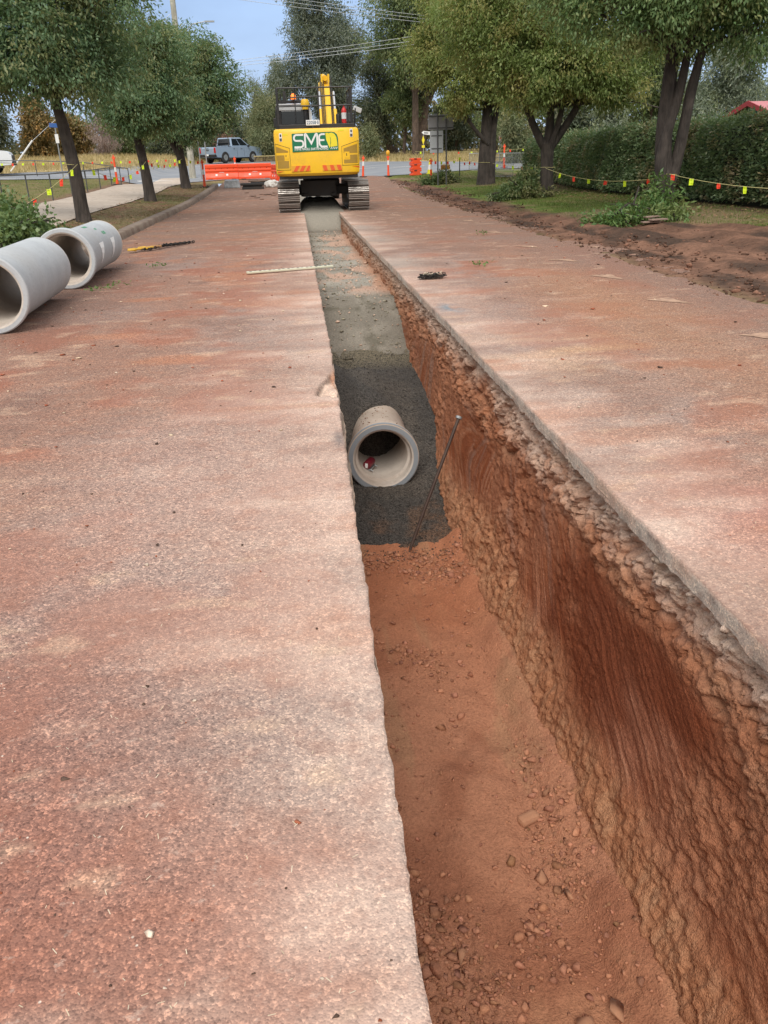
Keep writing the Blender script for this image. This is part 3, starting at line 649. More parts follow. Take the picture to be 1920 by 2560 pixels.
for tri in TRIS:
    ed_ = [(tri[i][0]+(tri[(i+1) % 3][0]-tri[i][0])*k/9+random.uniform(-.02, .02), tri[i][1]+(tri[(i+1) % 3][1]-tri[i][1])*k/9+random.uniform(-.03, .03)) for i in range(3) for k in range(9)]
    ed_.append((sum(p[0] for p in ed_)/27, sum(p[1] for p in ed_)/27)); q_ = np.array(ed_)
    zq = .0055+.006*fbm(q_[:, 0]*1.5, q_[:, 1]*1.5, seed=57)+.004*fbm(q_[:, 0]*6, q_[:, 1]*6, seed=58)
    tm.add([(a, b, float(z)) for (a, b), z in zip(ed_, zq)], [(i, (i+1) % 27, 27) for i in range(27)])
tag(tm.build('road_marking', M_tri), kind='structure')

# ================================================================== GRASS
def blades(name, x, y, h, wd, mat, seed, zf=tz):
    r_ = np.random.default_rng(seed); n = len(x); z = zf(x, y); a = r_.uniform(0, 6.28, n); hh = h*r_.uniform(.5, 1.3, n)
    dx, dy = np.cos(a)*wd/2, np.sin(a)*wd/2; lx, ly = r_.normal(0, .4, n)*hh, r_.normal(0, .4, n)*hh
    V = np.stack([np.stack([x-dx, y-dy, z-.01], 1), np.stack([x+dx, y+dy, z-.01], 1), np.stack([x+lx, y+ly, z+hh], 1)], 1)
    return tag(link(name, npmesh(name, V, np.arange(3*n).reshape(n, 3)), mat), kind='stuff')
def cand(n, x0, x1, y0, y1, seed): r_ = np.random.default_rng(seed); return r_.uniform(x0, x1, n), r_.uniform(y0, y1, n), r_.uniform(0, 1, n)
M_grass = leafmat('lawn', (.085, .15, .025), (.17, .20, .055), (.24, .20, .09), .2, .6)
M_dryg = leafmat('straw', (.42, .33, .16), (.54, .44, .25), (.28, .23, .10), .2, .7)
M_litter = leafmat('scrub grass', (.11, .12, .04), (.24, .18, .09), (.20, .13, .07), .15, .7)
x, y, u = cand(60000, 5.6, 11.5, 15, 51, 1); xm = np.interp(y, [0, 13, 15.5, 17.5, 19.5, 25, 33, 46, 50], [12, 11, 9.8, 8.6, 7.0, 7.0, 6.9, 6.6, 5.2])+1.1*fbm(x*.5, y*.35, seed=4)
k = (x > xm+.1)&(u < .35+.65*ss(-.3, .2, fbm(x*.5, y*.5, seed=11)*-1+.4*ss(20, 27, y)-.1)); blades('grass', x[k], y[k], .055, .016, M_grass, 2)
x, y, u = cand(26000, -22, -9.3, 24, 49, 3); k = u < .3+.7*ss(-.2, .3, fbm(x*.5, y*.5, seed=11)); blades('lawn_grass', x[k], y[k], .05, .018, M_grass, 4)
x, y, u = cand(14000, -6.2, -4.5, 15, 48, 5); k = u < .25+.75*ss(-.2, .3, fbm(x*.9, y*.7, seed=17)); blades('verge_grass', x[k], y[k], .05, .014, M_litter, 6)
x, y, u = cand(80000, -45, 40, 56, 98, 7); inroad = (x > -10+.1*(y-56))&(x < np.interp(y, [52, 59, 65, 68, 74, 84], [60, 13.4, 8.3, 6.2, 2.6, -1.6]))&(y < 86)
inr2 = (x > 10)&(y < np.interp(x, [10, 12.7, 60], [63, 60.3, 53])); k = ~inroad&~inr2&~((x < -9)&(y < 56)); blades('dry_grass', x[k], y[k], .30, .05, M_dryg, 8)
x, y, u = cand(16000, -30, -11.6, 42, 62, 9); k = y > np.interp(x, [-30, -15.8, -11.5], [43.6, 50.7, 55]); blades('dry_grass', x[k], y[k], .22, .035, M_dryg, 10)
# fallen leaves and twigs on the ground
x, y, u = cand(2600, -6.6, -4.2, 14, 46, 11); n = len(x)
def litter(name, x, y, z, L, mat, seed):
    r_ = np.random.default_rng(seed); n = len(x); a = r_.uniform(0, 6.28, n); l = L*r_.uniform(.5, 1.4, n); c, s = np.cos(a)*l, np.sin(a)*l; tl = r_.uniform(.05, .5, n)*l
    V = np.stack([np.stack([x-c, y-s, z], 1), np.stack([x+s*.35, y-c*.35, z+tl*.6], 1), np.stack([x+c, y+s, z+tl], 1), np.stack([x-s*.35, y+c*.35, z+.004], 1)], 1)
    return tag(link(name, npmesh(name, V, np.arange(4*n).reshape(n, 4)), mat), kind='stuff')
M_dead = leafmat('dead leaf', (.20, .095, .05), (.34, .21, .12), None, .1, .7)
litter('leaf_litter', x, y, tz(x, y)+.035, .045, M_dead, 12)
x, y, u = cand(2400, 9.2, 11.4, 15, 46, 13); litter('leaf_litter', x, y, tz(x, y)+.03, .05, M_dead, 14)
x, y, u = cand(700, -4.12, -3.3, 14, 46, 15); k = u < .9*np.exp(-(x+4.12)/.35); litter('leaf_litter', x[k], y[k], rise(y[k])+.02, .05, M_dead, 16)
M_strawbit = leafmat('straw bit', (.55, .44, .30), (.68, .60, .46), None, .1, .8)
n = 1600; r_ = np.random.default_rng(19); yb = .9+9*r_.uniform(0, 1, n)**1.6; xb = np.where(r_.uniform(0, 1, n) < .7, XL(yb)-.1-r_.uniform(0, 3.4, n), XR(yb)+.1+r_.uniform(0, 3., n))
a = r_.uniform(0, 6.28, n); l = r_.uniform(.002, .009, n); wv = .0010
V = np.stack([np.stack([xb-np.cos(a)*l-np.sin(a)*wv, yb-np.sin(a)*l+np.cos(a)*wv, 0*a+.011], 1), np.stack([xb-np.cos(a)*l+np.sin(a)*wv, yb-np.sin(a)*l-np.cos(a)*wv, 0*a+.011], 1), np.stack([xb+np.cos(a)*l+np.sin(a)*wv, yb+np.sin(a)*l-np.cos(a)*wv, 0*a+.016], 1), np.stack([xb+np.cos(a)*l-np.sin(a)*wv, yb+np.sin(a)*l+np.cos(a)*wv, 0*a+.016], 1)], 1)
tag(link('straw_bits', npmesh('straw_bits', V, np.arange(4*n).reshape(n, 4)), M_strawbit), kind='stuff')

# ================================================================== TREES
def leafcloud(P, D, L, wd, r_, droop=.35, jit=.55):
    """one folded leaf at each point P, pointing roughly along D"""
    n = len(P); d = D+r_.normal(0, jit, (n, 3)); d[:, 2] -= droop; d /= np.linalg.norm(d, axis=1)[:, None]
    s = np.cross(d, r_.normal(size=(n, 3))+np.array([0, 0, 1.2])); s /= np.maximum(1e-6, np.linalg.norm(s, axis=1))[:, None]
    l = (L*r_.uniform(.65, 1.3, n))[:, None]; ww = (wd*r_.uniform(.7, 1.25, n))[:, None]; nn = np.cross(s, d)
    return np.stack([P, P+d*l*.45+s*ww*.5+nn*ww*.12, P+d*l-nn*ww*.1, P+d*l*.45-s*ww*.5+nn*ww*.12], 1)
def crown_pts(lobes, n, r_, bias=.42, hole=-.32, hf=1.1, seed=1):
    lob = np.array([l[:6] for l in lobes], float); wts = lob[:, 3]*lob[:, 4]+lob[:, 3]*lob[:, 5]; wts = wts/wts.sum()
    out_ = []; dd = []; tot = 0
    while tot < n:
        i = r_.choice(len(lob), n*2, p=wts); d = r_.normal(size=(n*2, 3)); d /= np.linalg.norm(d, axis=1)[:, None]
        rr = r_.uniform(0, 1, n*2)**bias; bump_ = 1+np.where(r_.uniform(0, 1, n*2) < .10, .16, 0)+.42*fbm(d[:, 0]*2.4+i*7.7, d[:, 1]*2.4, d[:, 2]*2.4, o=3, seed=seed)
        p = lob[i, :3]+d*lob[i, 3:]*(rr*bump_)[:, None]
        k = fbm(p[:, 0]*hf, p[:, 1]*hf, p[:, 2]*hf, o=2, seed=seed+3) > hole
        out_.append(p[k]); dd.append(d[k]); tot += k.sum()
    return np.concatenate(out_)[:n], np.concatenate(dd)[:n]
def crown(name, lobes, n, per, sr, L, wd, mat, parent, seed, droop=.35, bias=.42, hole=-.32, hf=1.1):
    r_ = np.random.default_rng(seed); P, D = crown_pts(lobes, n, r_, bias, hole, hf, seed)
    Pp = np.repeat(P, per, 0)+r_.normal(0, 1, (n*per, 3))*np.array([sr, sr, sr*.62]); Dd = np.repeat(D, per, 0)
    Q = leafcloud(Pp, Dd*.6, L, wd, r_, droop)
    return link(name, npmesh(name, Q, np.arange(4*n*per).reshape(-1, 4)), mat, parent)
def barkmat(name, a, b, sc_=9.):
    t = NT(name); f = t.noise(sc_, 6, (1, 1, .25)); g = t.vor(sc_*2.2, (1, 1, .22))
    c = t.mix(t.rng(f, .35, .65), a, b); c = t.mix(t.math('MULTIPLY', t.rng(t.noise(2.3, 4), .5, .7), .5), c, tuple(min(1, v*1.8) for v in b))
    h = t.math('ADD', t.math('MULTIPLY', f, .8), t.math('MULTIPLY', g, .8))
    return t.fin(c, .92, t.bump(h, .03, 1.))
M_bark = barkmat('dark bark', (.030, .025, .022), (.062, .05, .043)); M_bark_pale = barkmat('grey bark', (.16, .13, .115), (.30, .26, .23)); M_bark_br = barkmat('rough brown bark', (.05, .036, .028), (.12, .085, .065))
def limbs(name, stem_core, mat, parent, seed, n=12, knob=.06):
    mb = MB()
    for pts, rad in stem_core:
        P = [Vector(p) for p in pts]; m = 4; Q, Rr = [], []
        for i in range(len(P)-1):
            p0, p1, p2, p3 = P[max(i-1, 0)], P[i], P[i+1], P[min(i+2, len(P)-1)]
            for k in range(m):
                u = k/m; Q.append(.5*((2*p1)+(p2-p0)*u+(2*p0-5*p1+4*p2-p3)*u*u+(3*p1-p0-3*p2+p3)*u**3)); Rr.append(rad[i]+(rad[i+1]-rad[i])*u)
        Q.append(P[-1]); Rr.append(rad[-1]); mb.tube(Q, Rr, n)
    V = np.array(mb.v); 
    o = mb.build(name, mat, parent, smooth=True)
    co = np.array([v.co[:] for v in o.data.vertices]); nr = np.array([v.normal[:] for v in o.data.vertices])
    co += nr*(knob*fbm(co[:, 0]*3, co[:, 1]*3, co[:, 2]*2.2, o=3, seed=seed)*np.minimum(1, .35+.0*co[:, 2]))[:, None]
    o.data.vertices.foreach_set('co', co.astype(np.float32).ravel()); o.data.update()
    return o
def branches(fork, lobes, r0, seed, sub=2):
    r_ = np.random.default_rng(seed); st = []; f = Vector(fork)
    for l in lobes:
        c = Vector(l[:3]); m = f.lerp(c, .5)+Vector((r_.normal(0, .12), r_.normal(0, .12), -.1)); st.append(([f, m, c], [r0, r0*.62, r0*.25]))
        for k in range(sub):
            q = c+Vector((r_.normal(0, .55)*l[3], r_.normal(0, .55)*l[4], r_.normal(.1, .5)*l[5])); st.append(([m, m.lerp(q, .55)+Vector((0, 0, .12)), q], [r0*.45, r0*.28, r0*.10]))
    return st
M_lfL = leafmat('dark glossy leaf', (.11, .20, .105), (.225, .345, .195), (.30, .32, .155), .5, .42)
M_lfR = leafmat('yellow green leaf', (.185, .27, .08), (.34, .42, .16), (.42, .39, .15), .52, .45)
M_lfR3 = leafmat('olive yellow leaf', (.23, .30, .09), (.39, .44, .17), (.46, .42, .16), .52, .45)
M_lfR1 = leafmat('mid green leaf', (.155, .275, .115), (.31, .44, .20), (.38, .41, .18), .52, .42)
def street_tree(label, loc, stem_core, fork, lobes, n, per, L, wd, mat, seed, group, bark=None, sr=.17, br=.07, hole=-.16):
    T = thing('street_tree', label, 'tree', loc, 0, group)
    limbs('trunk', stem_core+branches(fork, lobes, br, seed), bark or M_bark, T, seed)
    crown('crown', lobes, int(n*.82), per, sr, L, wd, mat, T, seed, .55, .5, hole, 1.5); return T
GL, GR = 'street trees along the footpath', 'street trees along the hedge side'
street_tree('dark green street tree nearest on the left, its trunk behind the concrete pipes', (-5.85, 24.1, .22),
    [([(0, 0, -.15), (-.02, 0, .25), (-.04, 0, 1.3), (-.13, 0, 2.3), (-.22, 0, 3.2), (-.2, .1, 4.6)], [.25, .19, .165, .15, .12, .08])], (-.2, 0, 3.0),
    [(-.3, .3, 5.3, 2.2, 2.5, 1.7), (-1.9, .2, 4.6, 1.7, 1.8, 1.35), (1.1, .2, 4.7, 1.5, 1.8, 1.35), (-.6, -1.0, 4.3, 1.7, 1.3, 1.15), (-.2, .5, 6.6, 1.9, 2.0, 1.3), (1.3, -.3, 5.8, 1.3, 1.3, 1.2), (-2.6, 0, 5.9, 1.4, 1.5, 1.2), (.5, .4, 3.75, .9, 1.0, .7), (-1.7, -.3, 3.7, 1.35, 1.3, .95), (-.2, -.6, 3.7, 1.4, 1.2, .9), (.9, -.3, 3.6, 1.2, 1.2, .85), (-2.6, -.2, 4.2, 1.2, 1.2, 1.1)],
    6200, 16, .115, .05, M_lfL, 31, GL)
street_tree('street tree second along the kerb on the left, with a straight dark trunk', (-5.8, 34.9, .24),
    [([(0, 0, -.15), (0, 0, .3), (-.05, 0, 1.2), (-.14, 0, 2.2), (-.2, 0, 3.6)], [.30, .22, .18, .17, .1])], (-.12, 0, 2.4),
    [(-.1, 0, 4.3, 1.8, 1.9, 1.4), (1.2, .1, 4.2, 1.2, 1.4, 1.2), (-1.2, 0, 4.0, 1.3, 1.4, 1.2), (.2, -.8, 3.4, 1.4, 1.1, .95), (0, .2, 5.5, 1.6, 1.6, 1.1), (1.0, 0, 5.2, 1.2, 1.2, 1.0), (-.5, -.3, 2.95, 1.2, 1.0, .65), (.7, -.3, 3.0, 1.1, 1.0, .7)],
    4000, 16, .13, .055, M_lfL, 33, GL)
street_tree('street tree third along the kerb on the left, forking low, near the orange barriers', (-5.5, 44.1, .35),
    [([(0, 0, -.15), (0, 0, .3), (-.05, 0, 1.2), (-.1, 0, 1.75), (.0, 0, 3.2)], [.32, .24, .2, .19, .1]), ([(-.1, 0, 1.5), (-.5, 0, 2.2), (-1.1, 0, 2.9), (-1.7, 0, 3.7)], [.16, .13, .11, .06])], (-.05, 0, 1.8),
    [(.3, 0, 4.4, 2.3, 2.2, 1.7), (2.2, .2, 4.4, 1.25, 1.5, 1.3), (-1.5, 0, 4.3, 1.6, 1.7, 1.4), (.6, -.9, 3.2, 1.8, 1.2, 1.0), (.5, .2, 6.0, 1.7, 1.8, 1.3), (1.6, 0, 5.5, 1.3, 1.4, 1.1), (2.6, 0, 3.6, .7, .9, .7), (.5, -.6, 2.8, 1.5, 1.0, .75), (-.6, -.4, 2.9, 1.3, 1.0, .7), (1.8, -.3, 3.2, 1.1, 1.0, .8)],
    4300, 16, .15, .06, M_lfL, 35, GL)
street_tree('large multi-stemmed street tree nearest on the right, cut branches heaped at its foot', (8.84, 20.0, .1),
    [([(0, 0, -.2), (0, 0, .2), (-.02, .03, .7), (-.1, .15, 1.8), (-.05, .25, 2.9), (.05, .4, 4.4)], [.33, .26, .21, .19, .165, .12]),
     ([(-.02, -.05, .35), (-.14, -.1, .75), (-.2, -.1, 1.25), (-.1, -.02, 1.9), (.12, .05, 2.7), (.3, .1, 3.9)], [.12, .15, .135, .12, .11, .08]),
     ([(.05, 0, .6), (.19, -.03, 1.2), (.28, -.05, 1.9), (.36, -.05, 2.7), (.5, -.05, 3.5), (.7, 0, 4.6)], [.15, .14, .125, .125, .10, .07])], (0, .2, 3.6),
    [(0, .3, 5.6, 2.4, 2.4, 1.7), (-1.5, 0, 5.0, 1.4, 1.6, 1.2), (1.7, 0, 5.2, 1.6, 1.8, 1.4), (-.7, -1.0, 4.6, 1.5, 1.2, .95), (.6, -.9, 4.6, 1.3, 1.2, .9), (1.6, -.5, 4.0, .8, .8, .75), (-1.6, -.6, 4.0, .75, .8, .6), (2.6, .2, 4.6, .9, 1, .9), (0, .5, 3.95, 1.3, 1.0, .6), (-2.7, .4, 5.6, 1.4, 1.5, 1.3), (-2.3, .2, 4.5, .9, 1.0, .7), (2.3, .6, 6.2, 1.5, 1.5, 1.2), (-1.2, .6, 6.6, 1.7, 1.7, 1.2)],
    8200, 16, .105, .045, M_lfR1, 37, GR)
street_tree('street tree in the middle of the right-hand row, four limbs spreading from a short trunk', (8.76, 29.6, .1),
    [([(0, 0, -.2), (0, 0, .25), (-.03, 0, 1.0), (-.05, 0, 1.75)], [.36, .25, .21, .24]),
     ([(-.1, 0, 1.55), (-.45, 0, 2.1), (-.85, 0, 2.9), (-1.3, 0, 3.9)], [.15, .13, .10, .07]), ([(-.06, .05, 1.6), (.03, .1, 2.3), (.02, .1, 3.1), (.05, .2, 4.2)], [.16, .14, .11, .07]),
     ([(.02, 0, 1.55), (.42, 0, 2.1), (.85, 0, 2.75), (1.3, 0, 3.6)], [.15, .125, .11, .07]), ([(0, -.05, 1.6), (.22, -.1, 2.2), (.38, -.15, 3.0), (.5, -.2, 3.9)], [.11, .1, .08, .05])], (0, 0, 2.9),
    [(0, .2, 5.2, 2.3, 2.3, 1.7), (-1.6, 0, 4.5, 1.4, 1.6, 1.3), (1.6, 0, 4.4, 1.5, 1.7, 1.3), (-.4, -1, 4.2, 1.5, 1.2, 1.1), (.9, -.9, 3.9, 1.2, 1.1, .9), (-1.1, -.4, 3.4, .9, .9, .75), (1.7, -.2, 3.45, .8, .9, .7), (0, .2, 6.6, 1.8, 1.8, 1.2), (-.2, -.7, 3.5, 1.0, .9, .7), (.6, .5, 3.4, 1.2, 1, .7), (2.3, .2, 4.2, 1, 1.1, 1.), (2.9, .3, 5.4, 1.4, 1.5, 1.3), (-2.6, .3, 5.6, 1.4, 1.5, 1.4), (1.8, .6, 6.8, 1.8, 1.7, 1.3), (-1.6, .4, 6.9, 1.7, 1.6, 1.3), (2.6, -.2, 3.3, .9, .9, .6)],
    7600, 16, .13, .052, M_lfR, 39, GR)
street_tree('farthest right-hand street tree, thick trunk with one low side limb, by the sign backs', (8.89, 40.3, .2),
    [([(0, 0, -.2), (0, 0, .2), (0, 0, 1.2), (.05, 0, 2.4), (.1, .1, 4.4)], [.44, .36, .30, .27, .16]), ([(.26, -.1, .0), (.28, -.1, 1.2), (.35, -.1, 2.4), (.6, 0, 3.6)], [.24, .2, .15, .1]),
     ([(.1, -.25, 1.75), (-.4, -.3, 2.2), (-.85, -.3, 2.75), (-1.3, -.2, 3.5)], [.10, .095, .085, .05])], (.1, 0, 3.2),
    [(-.2, .2, 6.0, 2.4, 2.3, 1.9), (-1.7, 0, 5.0, 1.4, 1.5, 1.3), (1.1, 0, 5.0, 1.6, 1.6, 1.4), (-.6, -.9, 4.2, 1.6, 1.2, 1.0), (.9, -.8, 3.9, 1.2, 1.1, .8), (-.2, .2, 7.9, 2.0, 2.0, 1.4), (-1.9, 0, 6.6, 1.2, 1.3, 1.1), (-1.3, -.3, 3.5, .8, .8, .6), (-2.5, .2, 5.7, 1.2, 1.3, 1.2), (1.9, 0, 6.2, 1.5, 1.5, 1.4), (-2.0, .2, 8.0, 1.4, 1.4, 1.2), (1.6, .2, 8.0, 1.5, 1.5, 1.3)],
    6000, 16, .15, .06, M_lfR3, 41, GR)
# trees beyond the cross road
KIND = dict(
    dark=('dark evergreen', leafmat('dark needle', (.06, .085, .058), (.12, .145, .095), (.16, .16, .10), .25, .6), M_bark_br, .30, .075, .42),
    euc=('grey green eucalypt', leafmat('grey gum leaf', (.22, .27, .215), (.40, .45, .36), (.32, .36, .21), .45, .5), M_bark_pale, .30, .075, .45),
    talleuc=('grey green eucalypt', leafmat('tall gum leaf', (.13, .165, .14), (.24, .275, .235), (.22, .24, .17), .35, .5), M_bark, .30, .085, .45),
    mid=('mid green', leafmat('mid gum leaf', (.11, .165, .07), (.20, .26, .125), (.25, .28, .125), .35, .5), M_bark_br, .28, .09, .4),
    olive=('olive green', leafmat('soft olive leaf', (.15, .18, .095), (.25, .28, .155), (.28, .27, .14), .3, .6), M_bark_br, .26, .05, .45),
    autumn=('yellow brown autumn', leafmat('autumn leaf', (.18, .15, .07), (.33, .235, .11), (.42, .24, .08), .3, .6), M_bark_br, .26, .12, .4),
    red=('reddish brown', leafmat('rusty leaf', (.20, .095, .07), (.28, .15, .11), None, .2, .6), M_bark_br, .16, .08, .4),
    bare=('pinkish grey nearly bare', leafmat('bare twig', (.30, .235, .215), (.36, .27, .25), None, .1, .7), M_bark_pale, .34, .022, .7))
def bg_tree(label, kind, x, y, cx, rx, zb, zt, n=650, seed=1, group='trees beyond the cross road', name='background_tree', lean=None, tr=None, dens=1., hole=-.3):
    k = KIND[kind]; z0 = float(tz(x, y)); r_ = np.random.default_rng(seed); T = thing(name, label, 'tree', (x, y, z0-.1), 0, group)
    H_ = zt-zb; lob = []; nl = max(5, int(6+H_*.6))
    for i in range(nl):
        u = (i+.5)/nl; prof_ = math.sin(math.pi*(.18+.74*u))**.8; a = r_.uniform(0, 6.28); q = rx*.52*prof_*r_.uniform(.55, 1.15)
        lob.append((cx-x+math.cos(a)*q, math.sin(a)*q, zb-z0+.1+H_*(.06+.86*u), rx*.55*prof_*r_.uniform(.8, 1.2), rx*.6*prof_, H_/nl*1.25+rx*.16))
    tr_ = tr or max(.1, .022*(zt-z0)); top = (cx-x, 0, zb-z0+H_*.72)
    limbs('trunk', [([(0, 0, -.3), (0, 0, .4), ((cx-x)*.3, 0, max(.8, (zb-z0)*.6)), ((cx-x)*.7, 0, (zb-z0)+H_*.3), top], [tr_*1.35, tr_, tr_*.9, tr_*.65, tr_*.2])]+branches(((cx-x)*.4, 0, max(.9, (zb-z0)*.75)), lob[::2], tr_*.45, seed, 1), k[2], T, seed, 8)
    crown('crown', lob, int(n*dens*1.55), 14, .30, k[3], k[4], k[1], T, seed, k[5], .45, hole, .8); return T
bg_tree('tallest grey green eucalypt, standing behind the excavator boom', 'talleuc', 5.1, 85, 3.0, 4.6, 4.6, 17.2, 2600, 51, tr=.42, hole=-.2)
bg_tree('slim olive tree against the sky, leftmost of the pair behind the cab', 'olive', -3.9, 92, -3.6, 1.5, 2.6, 9.3, 620, 52)
bg_tree('slim olive tree against the sky, right one of the pair behind the cab', 'olive', -1.8, 90, -1.5, 1.5, 3.4, 10.7, 620, 53)
bg_tree('soft pale olive bushy tree low behind the excavator cab', 'olive', -2.7, 80, -2.2, 2.5, 1.7, 6.7, 900, 54)
bg_tree('dark evergreen with a black trunk just right of the excavator', 'dark', 9.2, 80, 7.7, 2.4, 3.0, 10.1, 900, 55, tr=.38)
bg_tree('mid green tree low in front of the dark evergreens', 'mid', 9.7, 77, 10.1, 2.6, 4.3, 8.6, 700, 56)
bg_tree('broad tall mid green tree right of the eucalypt, topping the row', 'mid', 10.3, 74, 10.4, 4.9, 7.7, 15.4, 1300, 57, tr=.3)
bg_tree('dark evergreen behind the backs of the road signs', 'dark', 14.9, 80, 15.0, 2.3, 1.2, 6.8, 700, 58)
bg_tree('tall dark tree with a thick rough trunk behind the arrow sign', 'dark', 10.9, 76, 11.9, 2.8, 6.2, 14.3, 900, 59, tr=.55)
bg_tree('small weeping yellow green tree behind the hedge end', 'olive', 14.7, 57, 14.6, 1.1, .9, 4.2, 420, 60)
bg_tree('round dark green tree rising behind the middle of the hedge', 'dark', 16.9, 52, 16.9, 1.4, 1.4, 4.6, 420, 61)
bg_tree('small pale grey green gum behind the hedge by the big trunk', 'euc', 18.5, 50, 18.4, 1.1, 1.8, 4.2, 380, 62)
bg_tree('grey green gum with pale limbs behind the red roofed house', 'euc', 28.0, 55, 27.8, 3.3, 2.2, 8.2, 1000, 63, hole=-.15)
bg_tree('tall mid green tree behind the hedge, left of the house gum', 'mid', 26.0, 62, 25.6, 3.6, 2.4, 9.9, 1000, 64)
bg_tree('autumn tree with yellow brown leaves behind the street name sign', 'autumn', -21.0, 74, -20.9, 2.0, 2.1, 6.5, 560, 65)
bg_tree('autumn tree with thin brown leaves right of the street name sign', 'autumn', -19.4, 78, -19.0, 1.9, 2.1, 6.2, 460, 66, hole=-.1)
bg_tree('pinkish grey nearly bare tree seen between the two left trunks', 'bare', -16.3, 76, -15.8, 1.6, 2.0, 5.6, 420, 67)
bg_tree('dark evergreen at the far left edge behind the white car', 'dark', -23.9, 71, -23.9, 2.3, 2.2, 7.4, 650, 68)
bg_tree('fresh mid green round tree between the first and second left trunks', 'mid', -14.6, 80, -14.3, 1.6, 1.9, 5.3, 500, 69)
bg_tree('low dark bushy tree behind the footpath end', 'dark', -11.9, 83, -11.7, 2.9, 1.7, 4.6, 700, 70)
bg_tree('dark green bushy tree rising behind the parked pickup', 'dark', -6.6, 86, -6.8, 2.7, 1.8, 7.2, 900, 71)
bg_tree('dull green tree behind the wooden power pole', 'mid', -10.7, 92, -10.6, 2.7, 1.8, 6.2, 700, 72)
bg_tree('young slender pale green tree just right of the yellow counterweight', 'olive', 6.1, 72, 6.2, .62, 1.6, 3.8, 170, 73, tr=.05)
bg_tree('small rusty red bush behind the pickup roof', 'red', -6.1, 83, -6.1, .9, 1.7, 3.9, 170, 74)
bg_tree('mid green tree behind the thick trunk of the farthest right-hand street tree', 'mid', 16.4, 70, 16.2, 2.3, 2.6, 9.2, 800, 75)
bg_tree('mid green tree between the right-hand street trees, beyond the hedge', 'mid', 20.5, 66, 20.3, 2.7, 3.2, 10.2, 850, 76)
bg_tree('dark tree filling the gap under the eucalypt crown', 'dark', 3.6, 95, 3.9, 3.1, 1.6, 9.4, 800, 77)
# far wood that reads as one mass
r_ = np.random.default_rng(90); lob = []
for xx in np.arange(-75, 80, 4.2): lob.append((xx, r_.uniform(108, 122), 1.5+r_.uniform(1.2, 2.3)+(1.1 if xx > 5 else 0), 3.2, 3.2, r_.uniform(1.9, 3.2)+(1.1 if xx > 5 else 0)))
tag(crown('far_wood', lob, 3600, 10, .5, .65, .4, leafmat('far foliage', (.05, .07, .035), (.12, .125, .07), (.17, .13, .07), .15, .7), None, 91, hole=-.6), kind='stuff')
# scrubby undergrowth under the far trees
lob = [(xx, 84+4*math.sin(xx), float(tz(xx, 84))+.5, 1.6, 1.2, .8+.4*math.sin(xx*2.1)) for xx in np.arange(-40, 42, 2.3) if not (-8 < xx < -1)]
tag(crown('undergrowth', lob, 1500, 10, .3, .22, .08, leafmat('scrub', (.09, .10, .05), (.24, .21, .11), (.38, .32, .19), .15, .7), None, 92, hole=-.25), kind='stuff')

# hedge
M_hedge = leafmat('hedge leaf', (.09, .165, .08), (.27, .35, .18), (.36, .29, .17), .38, .38, -.04)
hd = thing('hedge', 'long clipped dark green hedge with bronze patches along the right side', 'hedge', (11.3, 16, .1))
hy = np.linspace(9, 46, 120)
def hfront(y): return np.interp(y, [9, 20, 30, 41, 46], [11.75, 11.55, 10.95, 11.9, 12.2])-.0
def htop(y): return np.interp(y, [9, 20, 24, 30, 38, 46], [2.32, 2.28, 2.2, 2.1, 2.05, 2.0])+.10*fbm(y*.6, y*0, seed=160)
r_ = np.random.default_rng(161); n = 95000
yv = 46-(37)*r_.uniform(0, 1, n)**1.0; kk = r_.uniform(0, 1, n); zt_ = htop(yv)
zf_ = np.where(kk < .68, r_.uniform(.08, 1, n)*zt_, zt_); 
deep = r_.exponential(.10, n)-np.where(r_.uniform(0, 1, n) < .07, r_.uniform(0, .24, n), 0); bul = .24*fbm(yv*.9, zf_*1.3, seed=162)+.05*fbm(yv*4, zf_*4, seed=163)
tap = .10*(zf_/2.2)+.25*ss(.75, 1.05, zf_/zt_)**2+.25*(1-ss(0, .35, zf_))
xv = np.where(kk < .68, hfront(yv)+tap-bul+deep, hfront(yv)+.2+r_.uniform(0, 1.5, n)); zv = np.where(kk < .68, zf_, zt_-deep+.18*fbm(yv*1.5, xv*1.5, seed=164)+np.where(r_.uniform(0, 1, n) < .09, .26, 0)*r_.uniform(0, 1, n))
P = np.stack([xv-11.3, yv-16, zv], 1); Dn = np.where((kk < .68)[:, None], np.array([-.8, 0, .2]), np.array([-.1, 0, .9]))
Q = leafcloud(P, Dn, .105, .05, r_, .12, .6)
link('foliage', npmesh('foliage', Q, np.arange(4*n).reshape(n, 4)), M_hedge, hd)
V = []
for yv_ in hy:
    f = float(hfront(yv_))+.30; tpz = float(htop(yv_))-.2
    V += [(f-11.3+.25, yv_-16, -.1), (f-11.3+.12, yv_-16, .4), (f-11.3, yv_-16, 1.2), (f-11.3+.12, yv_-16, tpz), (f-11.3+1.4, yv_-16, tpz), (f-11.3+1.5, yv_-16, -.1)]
link('stem_core', npmesh('stem_core', V, gridfaces(len(hy), 6)), painted('hedge shade core', (.018, .022, .012), .95, dirt=(.05, .035, .02)), hd)  # solid dark core added behind the leaves; inner shade put into its colour

